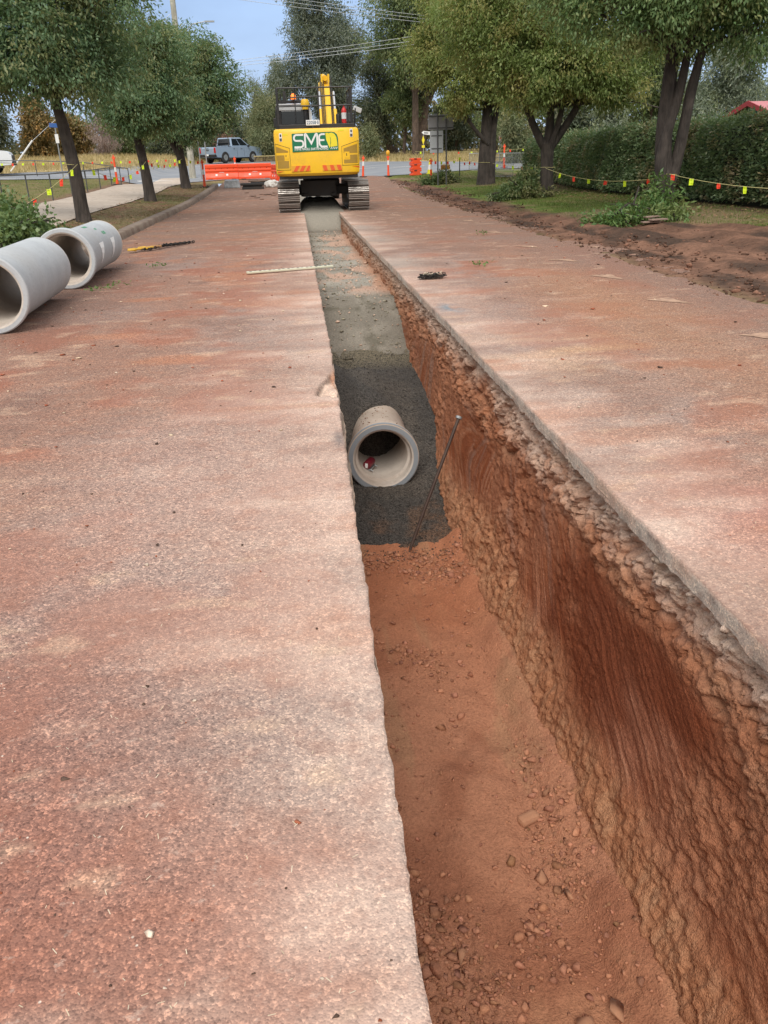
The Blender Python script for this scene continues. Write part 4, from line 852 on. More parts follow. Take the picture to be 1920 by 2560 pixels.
# ================================================================== EXCAVATOR
M_yel = painted('machine yellow', (.86, .52, .022), .38, dirt=(.36, .22, .09), amt=.55, sc=1.9)
M_yel_d = painted('vent mesh yellow', (.36, .22, .03), .6, amt=.3)
M_blk = painted('black steel', (.018, .018, .02), .45, dirt=(.12, .09, .07), amt=.3)
M_dkst = painted('greasy undercarriage', (.028, .025, .024), .6, dirt=(.13, .09, .065), amt=.5)
M_shoe = painted('dirty track steel', (.085, .068, .058), .55, .4, dirt=(.23, .17, .13), amt=.9, sc=5)
M_grous = painted('worn steel', (.52, .49, .46), .38, .6, dirt=(.22, .16, .12), amt=.8, sc=8)
M_green = painted('decal green', (.004, .16, .075), .35, amt=.1)
M_lyel = painted('decal yellow', (.80, .68, .03), .4, amt=.1)
M_wht = painted('white film', (.78, .79, .79), .4, amt=.12)
M_amber = painted('reflective amber', (.70, .36, .03), .3, amt=.1)
M_red = painted('reflective red orange', (.72, .115, .025), .3, amt=.1)
M_grey = painted('galvanised steel', (.34, .36, .37), .45, .5, dirt=(.2, .17, .14), amt=.3)
M_dgrey = painted('dark post steel', (.10, .105, .11), .5, .3, amt=.3)
M_ltgrey = painted('pale grey paint', (.48, .50, .52), .5, amt=.25)
M_chrome = painted('chrome rod', (.75, .75, .76), .15, 1., amt=.1)
M_glass = (lambda t: t.fin((.012, .016, .02), .06, None, **{'Specular_IOR_Level': .6}))(NT('tinted glass'))
M_rubber = painted('rubber', (.022, .022, .023), .75, dirt=(.16, .11, .08), amt=.5)
M_orange = painted('barrier orange', (.86, .085, .022), .42, dirt=(.35, .12, .06), amt=.35, sc=2.2)
M_lime = painted('flag lime', (.66, .86, .02), .5, amt=.05)
M_flred = painted('flag red', (.86, .05, .018), .5, amt=.05)
def emis(name, col, st):
    t = NT(name); t.put(t.b, 'Base Color', col); t.put(t.b, 'Emission Color', col); t.put(t.b, 'Emission Strength', st); return t.m
EX0 = Vector((.88, 30.3, 0))
EX = thing('excavator', 'big yellow tracked excavator with a green lettered panel, straddling the open trench', 'excavator', EX0)
def xb(mb, name, mat, parent=EX, **k):
    mb.v = [(v[0]-EX0.x, v[1]-EX0.y, v[2]-EX0.z) for v in mb.v]; return mb.build(name, mat, parent, **k)
def track(cx, wd):
    y0, y1, zc, r = 28.5, 32.05, .47, .43; L1 = y1-y0; per = 2*L1+2*math.pi*r; n = 46; belt, gr = MB(), MB()
    for i in range(n):
        s_ = per*i/n
        if s_ < L1: p = (y0+s_, zc-r); a = 0
        elif s_ < L1+math.pi*r: b = (s_-L1)/r; p = (y1+r*math.sin(b), zc-r*math.cos(b)); a = b
        elif s_ < 2*L1+math.pi*r: q = s_-L1-math.pi*r; p = (y1-q, zc+r-.035*math.sin(math.pi*q/L1)); a = math.pi
        else: b = (s_-2*L1-math.pi*r)/r; p = (y0-r*math.sin(b), zc+r*math.cos(b)); a = math.pi+b
        rot = Matrix.Rotation(a, 3, 'X'); off = rot @ Vector((0, 0, -.012))
        belt.box((cx, p[0], p[1]), (wd, per/n*.94, .026), rot)
        for gy in (-.055, 0, .055):
            o = rot @ Vector((0, gy, -.026)); gr.box((cx, p[0]+o.y, p[1]+o.z), (wd*.985, .016, .028), rot)
    tr = xb(belt, 'track', M_shoe)
    xb(gr, 'grouser_bars', M_grous, tr)
    f = MB(); f.prism([(28.55, .22), (32.0, .22), (32.1, .5), (31.8, .70), (28.7, .70), (28.45, .5)], 'X', cx-.17, cx+.17); xb(f, 'track_frame', M_dkst, tr, bevel=.02)
    for yy_, nm in ((28.5, 'sprocket'), (32.05, 'idler')):
        m = MB(); m.lathe([(.05, -.12), (.36, -.12), (.39, -.06), (.39, .06), (.36, .12), (.05, .12)], 24, 'X', (cx, yy_, .47)); xb(m, nm, M_dkst, tr)
    for k in range(7): rl = MB(); rl.lathe([(.02, -.16), (.1, -.16), (.1, .16), (.02, .16)], 14, 'X', (cx, 28.95+k*.45, .17)); xb(rl, 'roller', M_dkst, tr)
    return tr
track(-.25, .70); track(2.03, .68)
m = MB(); m.box((.88, 30.3, .74), (1.2, 1.9, .42)); m.box((.88, 29.5, .62), (1.9, .38, .28)); m.box((.88, 31.2, .62), (1.9, .38, .28)); m.lathe([(.01, .9), (.62, .9), (.62, 1.08), (.01, 1.08)], 32, 'Z', (.88, 30.3, 0)); m.box((.75, 29.15, .70), (1.2, .5, .5)); m.box((.3, 29.0, .5), (.2, .3, .12)); m.box((1.25, 29.0, .5), (.2, .3, .12))
xb(m, 'undercarriage', M_dkst, bevel=.03)
CX, CW = .74, 1.34
def yb_(x_): u = (x_-CX)/CW; return 27.55+.03*u*u+.16*abs(u)**8
xs_ = np.linspace(-.985, .985, 33)*CW+CX
plan = [(x_, yb_(x_)) for x_ in xs_]+[(CX+CW, 28.0), (CX+CW, 28.75), (CX-CW, 28.75), (CX-CW, 28.0)]
m = MB(); n_ = len(plan)
lay = [(1.115, .955, .10), (1.19, .992, .015), (1.30, 1, 0), (2.36, 1, 0), (2.44, .985, .03), (2.47, .955, .09)]
vs = [(CX+(p[0]-CX)*f, p[1]+dy*(1 if p[1] < 28.5 else 0), z_) for z_, f, dy in lay for p in plan]
fs = [(k*n_+i, k*n_+(i+1) % n_, (k+1)*n_+(i+1) % n_, (k+1)*n_+i) for k in range(len(lay)-1) for i in range(n_)]+[tuple(range(n_-1, -1, -1)), tuple((len(lay)-1)*n_+i for i in range(n_))]
m.add(vs, fs); CWT = xb(m, 'counterweight', M_yel, smooth=True)
def patch(name, mat, x0, x1, zt, zb, off, parent=CWT, n=10):
    m = MB(); xs = np.linspace(x0, x1, n); vs = []
    for x_ in xs: vs += [(x_, yb_(x_)-off, zb(x_) if callable(zb) else zb), (x_, yb_(x_)-off, zt(x_) if callable(zt) else zt), (x_, yb_(x_)+.02, zt(x_) if callable(zt) else zt), (x_, yb_(x_)+.02, zb(x_) if callable(zb) else zb)]
    fs = []
    for i in range(n-1):
        for k in range(4): fs.append((i*4+k, i*4+(k+1) % 4, (i+1)*4+(k+1) % 4, (i+1)*4+k))
    fs += [(3, 2, 1, 0), tuple((n-1)*4+k for k in range(4))]
    m.add(vs, fs); return xb(m, name, mat, parent)
def ln(a, b, c, d): return lambda x_: b+(d-b)*(x_-a)/(c-a)
patch('vent_door', M_blk, -.565, -.12, ln(-.59, 2.075, -.14, 1.935), 1.295, .004); patch('vent_door', M_yel, -.555, -.13, ln(-.59, 2.06, -.14, 1.92), 1.31, .012)
patch('vent_mesh', M_yel_d, -.545, -.175, ln(-.59, 2.0, -.14, 1.83), 1.80, .016); patch('vent_mesh', M_yel_d, -.545, -.30, 1.73, 1.57, .016); patch('vent_mesh', M_yel_d, -.53, -.165, 1.565, 1.345, .016)
patch('latch', M_yel, -.285, -.17, 1.77, 1.62, .022); patch('latch', M_blk, -.26, -.24, 1.73, 1.68, .026)
patch('vent_door', M_blk, 1.50, 2.04, ln(1.51, 1.945, 2.06, 2.105), 1.385, .004); patch('vent_door', M_yel, 1.51, 2.03, ln(1.51, 1.93, 2.06, 2.09), 1.40, .012)
patch('vent_mesh', M_yel_d, 1.56, 2.0, ln(1.51, 1.86, 2.06, 2.02), 1.74, .016); patch('vent_mesh', M_yel_d, 1.76, 2.0, 1.69, 1.56, .016); patch('vent_mesh', M_yel_d, 1.56, 2.0, 1.555, 1.445, .016)
patch('latch', M_yel, 1.58, 1.74, 1.78, 1.60, .022); patch('latch', M_blk, 1.64, 1.66, 1.74, 1.66, .026)
def ngon(name, pts, y, th, mat, parent): m = MB(); m.prism(pts, 'Y', y, y+th); return xb(m, name, mat, parent)
hz = lambda a, b: ngon('hazard_strip', [(a, 1.25), (b, 1.25), (b, 1.415), (a, 1.415)], 27.54, .03, M_amber, CWT)
h1 = hz(-.10, .49); h2 = hz(.87, 1.49)
for a in (.02, .21, .40): ngon('stripe', [(max(a-.07, -.1), 1.252), (min(a+.05, .49), 1.252), (min(a+.15, .49), 1.413), (min(a+.03, .49), 1.413)], 27.536, .01, M_red, h1)
for a in (.87, 1.10, 1.32): ngon('stripe', [(a+.05, 1.252), (min(a+.17, 1.49), 1.252), (min(a+.12, 1.49), 1.413), (a+.0, 1.413)], 27.536, .01, M_red, h2)
patch('corner_reflector', M_red, -.54, -.36, 1.265, ln(-.54, 1.225, -.36, 1.262), .004); patch('corner_reflector', M_red, 1.82, 2.04, 1.355, ln(1.82, 1.352, 2.04, 1.31), .004)
for a, z_ in ((-.42, 2.12), (1.78, 2.2)):
    s_ = patch('warning_label', M_wht, a, a+.085, z_+.23, z_, .004, n=3); patch('pictogram', M_blk, a+.02, a+.065, z_+.2, z_+.13, .007, s_, 3); patch('pictogram', M_dgrey, a+.008, a+.078, z_+.09, z_+.01, .007, s_, 3)
for a, z_ in ((-.32, 2.28), (1.42, 2.37)): patch('small_label', M_lyel, a, a+.17, z_+.05, z_, .004, n=3)
# company panel
PX, PY = -.03, 27.538
pan = ngon('sign_panel', [(-.035, 1.81), (1.40, 1.83), (1.40, 2.19), (1.37, 2.28), (1.30, 2.34), (1.20, 2.36), (-.03, 2.33)], PY, .03, M_green, CWT)
def stroke(poly, wd):
    P = [Vector((p[0], 0, p[1])) for p in poly]; L_, R_ = [], []
    for i, p in enumerate(P):
        d0 = (P[i]-P[i-1]).normalized() if i > 0 else (P[1]-P[0]).normalized(); d1 = (P[i+1]-P[i]).normalized() if i < len(P)-1 else d0
        t_ = (d0+d1).normalized(); nn = Vector((-t_.z, 0, t_.x)); k = wd/2/max(.45, nn.dot(Vector((-d0.z, 0, d0.x)))); L_.append(p+nn*k); R_.append(p-nn*k)
    m = len(P); return [v for v in L_+R_], [(i, i+1, m+i+1, m+i) for i in range(m-1)]
def glyph(name, polys, ox, oz, wd, mat, parent):
    m = MB()
    for poly in polys:
        vs, fs = stroke(poly, wd); m.add([(v.x+ox, PY-.004, v.z+oz) for v in vs], fs)
    return xb(m, name, mat, parent)
gz = 1.945
glyph('letter', [[(.29, .345), (.07, .345), (.02, .325), (0, .28), (0, .23), (.02, .195), (.07, .18), (.21, .18), (.26, .16), (.28, .12), (.28, .07), (.26, .025), (.21, 0), (0, 0)]], .035, gz, .052, M_wht, pan)
glyph('letter', [[(0, -.026), (0, .35), (.02, .365), (.045, .35), (.19, .10), (.335, .35), (.36, .365), (.38, .35), (.38, -.026)]], .375, gz, .054, M_wht, pan)
glyph('letter', [[(.18, .35), (.08, .35), (.025, .33), (0, .28), (0, .09), (.02, .04), (.07, 0), (.25, 0)], [(.026, .185), (.16, .185)]], .815, gz, .052, M_wht, pan)
tx = text('lettering', 'STEVE MAGILL EARTHMOVING', .092, M_wht, pan, (.03-EX0.x, PY-.004-EX0.y, 1.855-EX0.z), bold=.0015)
wd_ = max(v.co.x for v in tx.data.vertices)-min(v.co.x for v in tx.data.vertices); tx.scale = (1.05/wd_, 1, 1)
bk = ngon('bucket_emblem', [(1.015, 2.325), (1.10, 2.33), (1.145, 2.25), (1.16, 2.12), (1.15, 1.98), (1.128, 1.89), (1.085, 2.0), (1.03, 2.14)], PY-.005, .01, M_lyel, pan)
ngon('bucket_emblem', [(1.115, 2.325), (1.22, 2.33), (1.30, 2.29), (1.35, 2.20), (1.37, 2.05), (1.37, 1.95), (1.15, 1.93), (1.175, 2.05), (1.17, 2.18)], PY-.005, .01, M_lyel, pan)
m = MB()
for k in range(4): a = 1.15+k*.058; m.prism([(a, 1.865), (a+.022, 1.865), (a+.05, 1.925), (a+.028, 1.925)], 'Y', PY-.005, PY+.002)
xb(m, 'bucket_teeth', M_wht, pan)
m = MB(); m.box((.65, 27.72, 2.63), (.42, .012, .15)); pl = xb(m, 'number_plate', M_wht, EX, bevel=.008)
tx = text('lettering', '22058\u00b7E', .135, painted('plate blue', (.05, .12, .19), .4), pl, (.65-EX0.x, 27.712-EX0.y, 2.588-EX0.z), align='CENTER', bold=.002); tx.scale = (.86, 1, 1)
m = MB(); m.box((.65, 27.76, 2.52), (.05, .05, .14)); xb(m, 'plate_bracket', M_blk)
m = MB(); m.box((CX, 29.9, 1.30), (2.62, 2.5, .36)); m.box((1.73, 30.0, 1.9), (.62, 2.6, .95)); m.box((-.02, 29.9, 1.36), (1.1, 2.4, .5)); m.box((.74, 28.95, 1.8), (2.6, .8, 1.2)); xb(m, 'upper_body', M_yel, bevel=.05)
m = MB(); m.box((.78, 28.35, 2.53), (2.36, .9, .13)); xb(m, 'deck_plate', M_blk, bevel=.01); m = MB(); m.box((.75, 28.6, 1.07), (2.5, 1.7, .09)); xb(m, 'belly_plate', M_blk, bevel=.01)
# cab
m = MB(); m.prism([(28.95, 1.5), (30.75, 1.5), (30.85, 2.2), (30.55, 3.15), (30.3, 3.2), (29.05, 3.2), (28.95, 3.1)], 'X', -.5, .60); cab = xb(m, 'cab', M_blk, bevel=.06)
m = MB(); m.box((.05, 29.65, 3.215), (1.05, 1.3, .05)); xb(m, 'cab_roof', M_ltgrey, cab, bevel=.02)
m = MB(); m.box((.05, 28.935, 3.09), (.98, .03, .10)); xb(m, 'rear_header', M_ltgrey, cab, bevel=.01)
m = MB(); m.box((.09, 28.94, 2.83), (.82, .02, .40)); xb(m, 'rear_window', M_glass, cab, bevel=.03)
m = MB(); m.prism([(29.1, 2.2), (30.6, 2.2), (30.4, 3.05), (29.1, 3.05)], 'X', -.515, -.495); xb(m, 'side_window', M_glass, cab); m = MB(); m.prism([(29.1, 2.2), (30.6, 2.2), (30.4, 3.05), (29.1, 3.05)], 'X', .595, .615); xb(m, 'side_window', M_glass, cab)
m = MB(); m.prism([(.58, 2.62), (.66, 2.62), (.66, 2.95), (.61, 3.1), (.57, 3.1)], 'Y', 28.9, 28.98); xb(m, 'pillar_reflector', M_wht, cab)
m = MB(); m.box((.0, 29.2, 3.30), (.8, .35, .07)); m.box((-.18, 29.1, 3.42), (.09, .1, .36)); m.tube([(-.3, 29.1, 3.24), (-.3, 29.1, 3.52)], .016, 6); m.tube([(.1, 29.05, 3.24), (.1, 29.05, 3.62)], .014, 6); xb(m, 'work_light_bracket', M_blk, cab)
m = MB(); m.lathe([(.0, 3.36), (.085, 3.36), (.085, 3.40), (.07, 3.48), (.04, 3.52), (0, 3.52)], 16, 'Z', (.1, 28.95, 0)); xb(m, 'beacon', emis('lit beacon', (1.0, .20, .02), .9), EX, smooth=True)
m = MB(); m.lathe([(0, 3.05), (.10, 3.05), (.10, 3.13), (.135, 3.15), (.14, 3.20), (.12, 3.30), (.10, 3.34), (0, 3.345)], 18, 'Z', (.46, 28.75, 0)); cp = xb(m, 'air_intake_cap', M_yel, EX, smooth=True); m = MB(); m.lathe([(0, 2.55), (.06, 2.55), (.06, 3.06), (0, 3.06)], 12, 'Z', (.46, 28.75, 0)); xb(m, 'intake_pipe', M_blk, cp, smooth=True)
for a in (-1, 1): pass
m = MB(); m.lathe([(0, 2.55), (.075, 2.55), (.075, 2.86), (.06, 2.9), (0, 2.9)], 14, 'Z', (1.5, 28.7, 0)); xb(m, 'exhaust_stack', M_blk, EX, smooth=True)
# guard rails
m = MB(); rr = .022
for x_, y_ in ((-.41, 28.2), (1.9, 28.2), (.87, 28.2), (-.41, 29.2), (1.9, 30.2), (1.9, 29.2)):
    m.box((x_, y_, 3.1), (.05, .05, 1.06))
m.box((-.41, 28.24, 3.1), (.075, .045, 1.07)); m.box((1.9, 28.24, 3.1), (.075, .045, 1.07))
for z_ in (3.63, 3.12): m.tube([(-.41, 28.2, z_), (1.9, 28.2, z_)], rr, 8); m.tube([(1.9, 28.2, z_), (1.9, 30.2, z_)], rr, 8); m.tube([(-.41, 28.2, z_), (-.41, 29.2, z_)], rr, 8)
m.tube([(-.1, 28.2, 3.36), (1.42, 28.2, 3.40)], rr*.9, 8); m.tube([(.14, 28.2, 2.58), (.14, 28.2, 3.6)], .016, 6)
m.tube([(1.78, 28.3, 2.6), (1.78, 28.3, 3.3), (1.84, 28.3, 3.38), (1.88, 28.3, 3.38)], .016, 6); m.tube([(1.95, 28.6, 2.5), (2.02, 28.6, 2.55), (2.06, 28.7, 3.05)], .02, 6)
xb(m, 'guard_rail', M_blk)
fe = MB(); fe.lathe([(0, 2.62), (.075, 2.62), (.08, 2.66), (.08, 2.98), (.05, 3.05), (.02, 3.07), (.02, 3.12), (0, 3.12)], 16, 'Z', (1.68, 28.55, 0)); f_ = xb(fe, 'fire_extinguisher', painted('extinguisher red', (.6, .02, .02), .35), EX, smooth=True)
m = MB(); m.lathe([(.081, 2.74), (.083, 2.76), (.083, 2.9), (.081, 2.92)], 16, 'Z', (1.68, 28.55, 0)); xb(m, 'label_band', M_wht, f_)
m = MB(); m.box((1.82, 28.6, 2.78), (.2, .2, .26)); m.box((1.76, 28.7, 3.08), (.16, .16, .12)); xb(m, 'tool_box', M_dgrey, EX, bevel=.015)
m = MB(); m.box((2.29, 30.9, 3.11), (.30, .05, .16), Matrix.Rotation(R(22), 3, 'Y')); mr = xb(m, 'mirror', M_ltgrey, EX, bevel=.02); m = MB(); m.tube([(1.95, 30.6, 2.45), (2.14, 30.75, 2.6), (2.16, 30.85, 3.1)], .02, 6); xb(m, 'mirror_arm', M_blk, mr)
m = MB(); m.box((-.56, 30.6, 2.75), (.12, .05, .3)); xb(m, 'mirror', M_blk, EX, bevel=.02)
# boom, arm, bucket, rams
def slab(poly, x0, x1): m = MB(); m.prism(poly, 'X', x0, x1); return m
bm_ = slab([(30.75, 1.75), (31.15, 1.7), (32.2, 2.75), (33.0, 3.5), (33.9, 3.72), (36.35, 3.2), (36.5, 3.33), (36.35, 3.55), (34.0, 4.2), (33.2, 4.22), (32.4, 3.92), (31.3, 2.65)], 1.12, 1.46); boom = xb(bm_, 'boom', M_yel, bevel=.025)
m = MB(); m.tube([(1.05, 30.6, 1.7), (1.05, 31.75, 3.15)], .085, 14); ra = xb(m, 'boom_ram', M_yel, EX, smooth=True); m = MB(); m.tube([(1.05, 31.7, 3.1), (1.05, 32.25, 3.75)], .05, 12); xb(m, 'ram_rod', M_chrome, ra, smooth=True)
m = MB(); m.tube([(1.55, 30.6, 1.7), (1.55, 31.75, 3.15)], .075, 14); ra = xb(m, 'boom_ram', M_yel, EX, smooth=True); m = MB(); m.tube([(1.55, 31.7, 3.1), (1.55, 32.25, 3.75)], .045, 12); xb(m, 'ram_rod', M_chrome, ra, smooth=True)
m = MB(); m.tube([(1.29, 32.6, 4.22), (1.29, 34.6, 4.42)], .095, 14); ra = xb(m, 'arm_ram', M_yel, EX, smooth=True); m = MB(); m.tube([(1.29, 34.6, 4.42), (1.29, 35.9, 4.32)], .055, 12); xb(m, 'ram_rod', M_chrome, ra, smooth=True)
m = MB(); m.prism([(32.5, 3.85), (32.75, 3.85), (32.7, 4.34), (32.5, 4.34)], 'X', 1.14, 1.2); m.prism([(32.5, 3.85), (32.75, 3.85), (32.7, 4.34), (32.5, 4.34)], 'X', 1.38, 1.44); xb(m, 'ram_bracket', M_yel, boom)
m = MB()
for dx_, k in ((.0, 0), (.05, .06), (.1, .02), (.33, .05), (.38, 0)): m.tube([(1.1+dx_, 30.9, 1.9), (1.09+dx_, 31.2, 2.75+k), (1.1+dx_, 32.0, 3.68+k), (1.12+dx_, 32.8, 4.22+k), (1.14+dx_, 33.4, 4.32)], .017, 6)
xb(m, 'hydraulic_hoses', M_rubber, boom)
m = slab([(35.9, 4.22), (36.2, 4.35), (36.7, 3.7), (36.75, 1.5), (36.55, 1.35), (36.3, 2.6), (36.1, 3.4)], 1.16, 1.42); xb(m, 'arm', M_yel, bevel=.02)
m = MB(); m.prism([(36.75, 1.55), (36.3, 1.5), (35.7, 1.15), (35.55, .6), (35.8, .15), (36.4, .03), (36.9, .12), (36.95, .2), (36.45, .18), (36.0, .35), (35.9, .7), (36.1, 1.05), (36.5, 1.2)], 'X', .8, 1.78); bu = xb(m, 'bucket', M_dkst, bevel=.015); m = MB()
for k in range(5): m.prism([(36.85, .1), (37.12, .12), (37.1, .16), (36.88, .22)], 'X', .84+k*.2, .92+k*.2)
xb(m, 'bucket_teeth', M_grous, bu)

# ================================================================== CONCRETE PIPES
def concmat(name, a, b, c_, stain=(.24, .17, .12), am=.5):
    t = NT(name); f = t.noise(2.2, 6); g = t.noise(26, 4); col = t.mix(t.rng(f, .35, .65), a, b); col = t.mix(t.math('MULTIPLY', t.rng(g, .5, .72), .5), col, c_)
    col = t.mix(t.math('MULTIPLY', t.rng(t.noise(1.3, 5), .5, .72), am), col, stain)
    col = t.mix(t.math('MULTIPLY', t.rng(t.vor(46.), .1, .03), .6), col, (.16, .15, .14))
    wv = t.n('ShaderNodeTexWave', {'Vector': t.co(), 'Scale': 9., 'Distortion': .6}, bands_direction='Y').outputs['Fac']
    return t.fin(col, .88, t.bump(wv, .003, .35, t.bump(t.noise(95, 3), .004, .6)))
M_pipe = concmat('grey pipe concrete', (.40, .425, .45), (.47, .495, .515), (.33, .345, .36), (.38, .35, .32), .3)
M_pipe_in = concmat('lightened bore concrete', (.50, .45, .40), (.58, .52, .46), (.42, .37, .32))  # albedo raised so the bores look lit; the brightness is in the colour
M_pipe_d = concmat('dusty pipe concrete', (.50, .40, .32), (.56, .47, .39), (.40, .29, .21))
M_sten = painted('green stencil paint', (.06, .34, .17), .7, dirt=(.40, .41, .41), amt=.7, sc=14)
def pipe_mesh(Ro, Rs, Ri, L, ls):
    """barrel, spigot and thick-lipped socket along +Y; the socket opens towards -Y"""
    a = MB(); a.lathe([(Rs-.055, 0.), (Rs-.012, 0.), (Rs, .012), (Rs, ls*.55), (Rs-.02, ls*.8), (Ro, ls*1.15), (Ro, L-.012), (Ro-.012, L), (Ri+.05, L)], 72, 'Y')
    b = MB(); b.lathe([(Rs-.055, 0.), (Rs-.075, .012), (Rs-.085, .10), (Ri+.005, .105), (Ri, .12), (Ri, L-.05), (Ri+.05, L)], 72, 'Y'); return a, b
def stencil(R_, rows_, parent, y0, a0):
    m = MB()
    for (dy, da, wy, wa) in rows_:
        for k in range(4):
            a1 = a0+da+wa*k/4; a2 = a0+da+wa*(k+1)/4
            m.add([(R_*math.cos(a), y, R_*math.sin(a)) for a, y in ((a1, y0+dy), (a2, y0+dy), (a2, y0+dy+wy), (a1, y0+dy+wy))], [(0, 1, 2, 3)])
    return m.build('stencil_mark', M_sten, parent, fix=False)
p1 = thing('concrete_pipe', 'grey concrete pipe nearest the camera, cut off by the left edge of the photo', 'pipe', (-3.385, 9.2, .425), R(2.6), 'spare pipes beside the kerb')
a, b = pipe_mesh(.385, .425, .335, 2.42, .17); a.build('barrel', M_pipe, p1, smooth=True); b.build('bore', M_pipe_in, p1, smooth=True)
p2 = thing('concrete_pipe', 'grey concrete pipe with green stencil marks and two white patches, against the kerb', 'pipe', (-3.40, 12.5, .425), R(.5), 'spare pipes beside the kerb')
a, b = pipe_mesh(.36, .425, .315, 2.44, .20); a.build('barrel', M_pipe, p2, smooth=True); b.build('bore', M_pipe_in, p2, smooth=True)
stencil(.3625, [(1.0, 0, .05, .16), (1.08, 0, .05, .16), (1.16, 0, .05, .16), (1.28, -.30, .04, .1), (1.34, -.30, .04, .1), (1.42, -.62, .05, .15), (1.50, -.62, .04, .15), (1.56, -.62, .05, .15)], p2, 0, R(72))
for y_ in (.78, 1.62):
    m = MB()
    for k in range(4):
        a1, a2 = R(22-k*12), R(22-(k+1)*12); w1, w2 = .30*(1-k/4.4), .30*(1-(k+1)/4.4)
        Rp = .366; m.add([(Rp*math.cos(a1), y_, Rp*math.sin(a1)), (Rp*math.cos(a1), y_+w1, Rp*math.sin(a1)), (Rp*math.cos(a2), y_+w2*1.0, Rp*math.sin(a2)), (Rp*math.cos(a2), y_+.0, Rp*math.sin(a2))], [(0, 1, 2, 3)])
    m.build('white_patch', painted('pale mortar', (.80, .82, .83), .85, amt=.1), p2, fix=False)
p3 = thing('concrete_pipe', 'concrete pipe laid at the bottom of the trench, half buried in dark gravel', 'pipe', (.735, 8.0, -1.275), R(-1.))
a, b = pipe_mesh(.325, .385, .268, 2.44, .16); a.build('barrel', M_pipe_d, p3, smooth=True); b.build('bore', M_pipe_in, p3, smooth=True)
m = MB(); m.lathe([(.387, .004), (.387, .05)], 72, 'Y'); m.lathe([(.327, -.0035), (.366, -.0035), (.376, -.0035)], 72, 'Y'); m.build('socket_rim', painted('clean blue grey concrete', (.25, .28, .31), .8, amt=.25), p3, smooth=True)
# laser level standing in the laid pipe
lz = thing('pipe_laser', 'small dark red laser level on legs standing inside the laid pipe', 'laser level', (.60, 8.30, -1.515), R(-24))
m = MB(); m.lathe([(0, -.10), (.040, -.10), (.047, -.09), (.047, .06), (.040, .075), (0, .075)], 16, 'Y', (0, .02, .085)); m.build('body', painted('maroon plastic', (.16, .012, .025), .35), lz, smooth=True)
m = MB(); m.box((0, -.083, .10), (.03, .006, .018)); m.box((0, -.0835, .066), (.025, .006, .016)); m.lathe([(0, -.09), (.017, -.09), (.017, -.078), (0, -.078)], 12, 'Y', (0, 0, .085)); m.build('display', M_wht, lz)
m = MB(); m.box((0, .02, .03), (.075, .17, .02)); 
for sx_ in (-1, 1):
    for yy_ in (-.05, .09): m.tube([(sx_*.03, yy_, .035), (sx_*.062, yy_*1.1, .016)], .008, 6)
m.build('legs', M_grey, lz)
# steel bar against the wall
cb_ = thing('crowbar', 'long rusty steel bar leaning against the trench wall', 'crowbar', (.84, 6.69, -1.72))
m = MB(); m.tube([(0, 0, 0), (.16, .12, .36), (.53, .39, 1.15)], [.014, .016, .016], 10); m.build('bar', painted('rusty bar', (.075, .05, .042), .6, .5, dirt=(.25, .19, .15), amt=.8, sc=9), cb_, smooth=True)
m = MB(); m.tube([(.525, .386, 1.14), (.534, .393, 1.16)], [.03, .03], 12); m.build('head', M_grey, cb_)
# levelling staff lying over the trench
st = thing('measuring_staff', 'pale measuring staff lying across the left lip of the trench', 'staff', (-.87, 13.29, .02), math.atan2(.4, 1.37))
m = MB(); m.box((.72, 0, .012), (1.44, .075, .03)); m.build('staff', painted('pale staff', (.60, .60, .46), .5, amt=.3, sc=5), st, bevel=.006)
m = MB()
for k in range(18): m.box((.06+k*.078, .018*(1 if k % 2 else -1), .0285), (.035, .03, .004))
m.build('graduations', M_dgrey, st)
# chains
M_chain = painted('black chain', (.035, .032, .03), .45, .7, dirt=(.2, .14, .1), amt=.6, sc=12)
def chain(mb, pts, r=.022, tk=.007):
    P = [Vector(p) for p in pts]; L_ = 0; out_ = []
    for a, b in zip(P, P[1:]):
        n = max(1, int((b-a).length/(r*2.6)))
        for i in range(n): out_.append((a.lerp(b, i/n), (b-a).normalized()))
    for i, (p, d) in enumerate(out_):
        s_ = d.cross(Vector((0, 0, 1))).normalized(); u = (Vector((0, 0, 1)) if i % 2 else s_)*(.75 if i % 2 else 1)
        ring = [p+d*math.cos(2*math.pi*k/10)*r*1.7+u*math.sin(2*math.pi*k/10)*r for k in range(11)]; mb.tube(ring, tk, 5, False)
r_ = random.Random(4)
c1 = thing('chain', 'small black chain coiled in a heap on the road right of the trench', 'chain', (1.89, 11.99, .012), .2)
c1.scale = (.8, .8, .8)
m = MB(); pts = []
for k in range(90): a = k*.55; rr_ = .10+.05*math.sin(k*.21); pts.append((rr_*1.7*math.cos(a)+r_.uniform(-.02, .02), rr_*.8*math.sin(a), .02+.065*(k/90)*abs(math.sin(k*.7))))
chain(m, pts, .02, .008); m.build('links', M_chain, c1)
m = MB()
for k in range(13): m.box((r_.uniform(-.17, .17), r_.uniform(-.09, .05), .075+r_.uniform(0, .03)), (.05, .018, .012), Matrix.Rotation(r_.uniform(0, 3), 3, 'Z') @ Matrix.Rotation(.6, 3, 'Y'))
m.build('pale_links', painted('pale worn link', (.60, .52, .40), .6), c1)
c2 = thing('chain', 'lifting chain with yellow hooks stretched out behind the concrete pipe', 'chain', (-3.0, 18.0, .012))
m = MB(); chain(m, [(-.10, -.42, .02), (.1, -.1, .05), (.0, .1, .02), (.25, .35, .04), (.62, .9, .02), (.42, .5, .03), (.1, .0, .04), (.3, .5, .02), (.7, 1.0, .02)], .026, .010); chain(m, [(-.2, -.5, .03), (.15, .05, .06), (.2, .3, .05)], .026, .01); m.build('links', M_chain, c2)
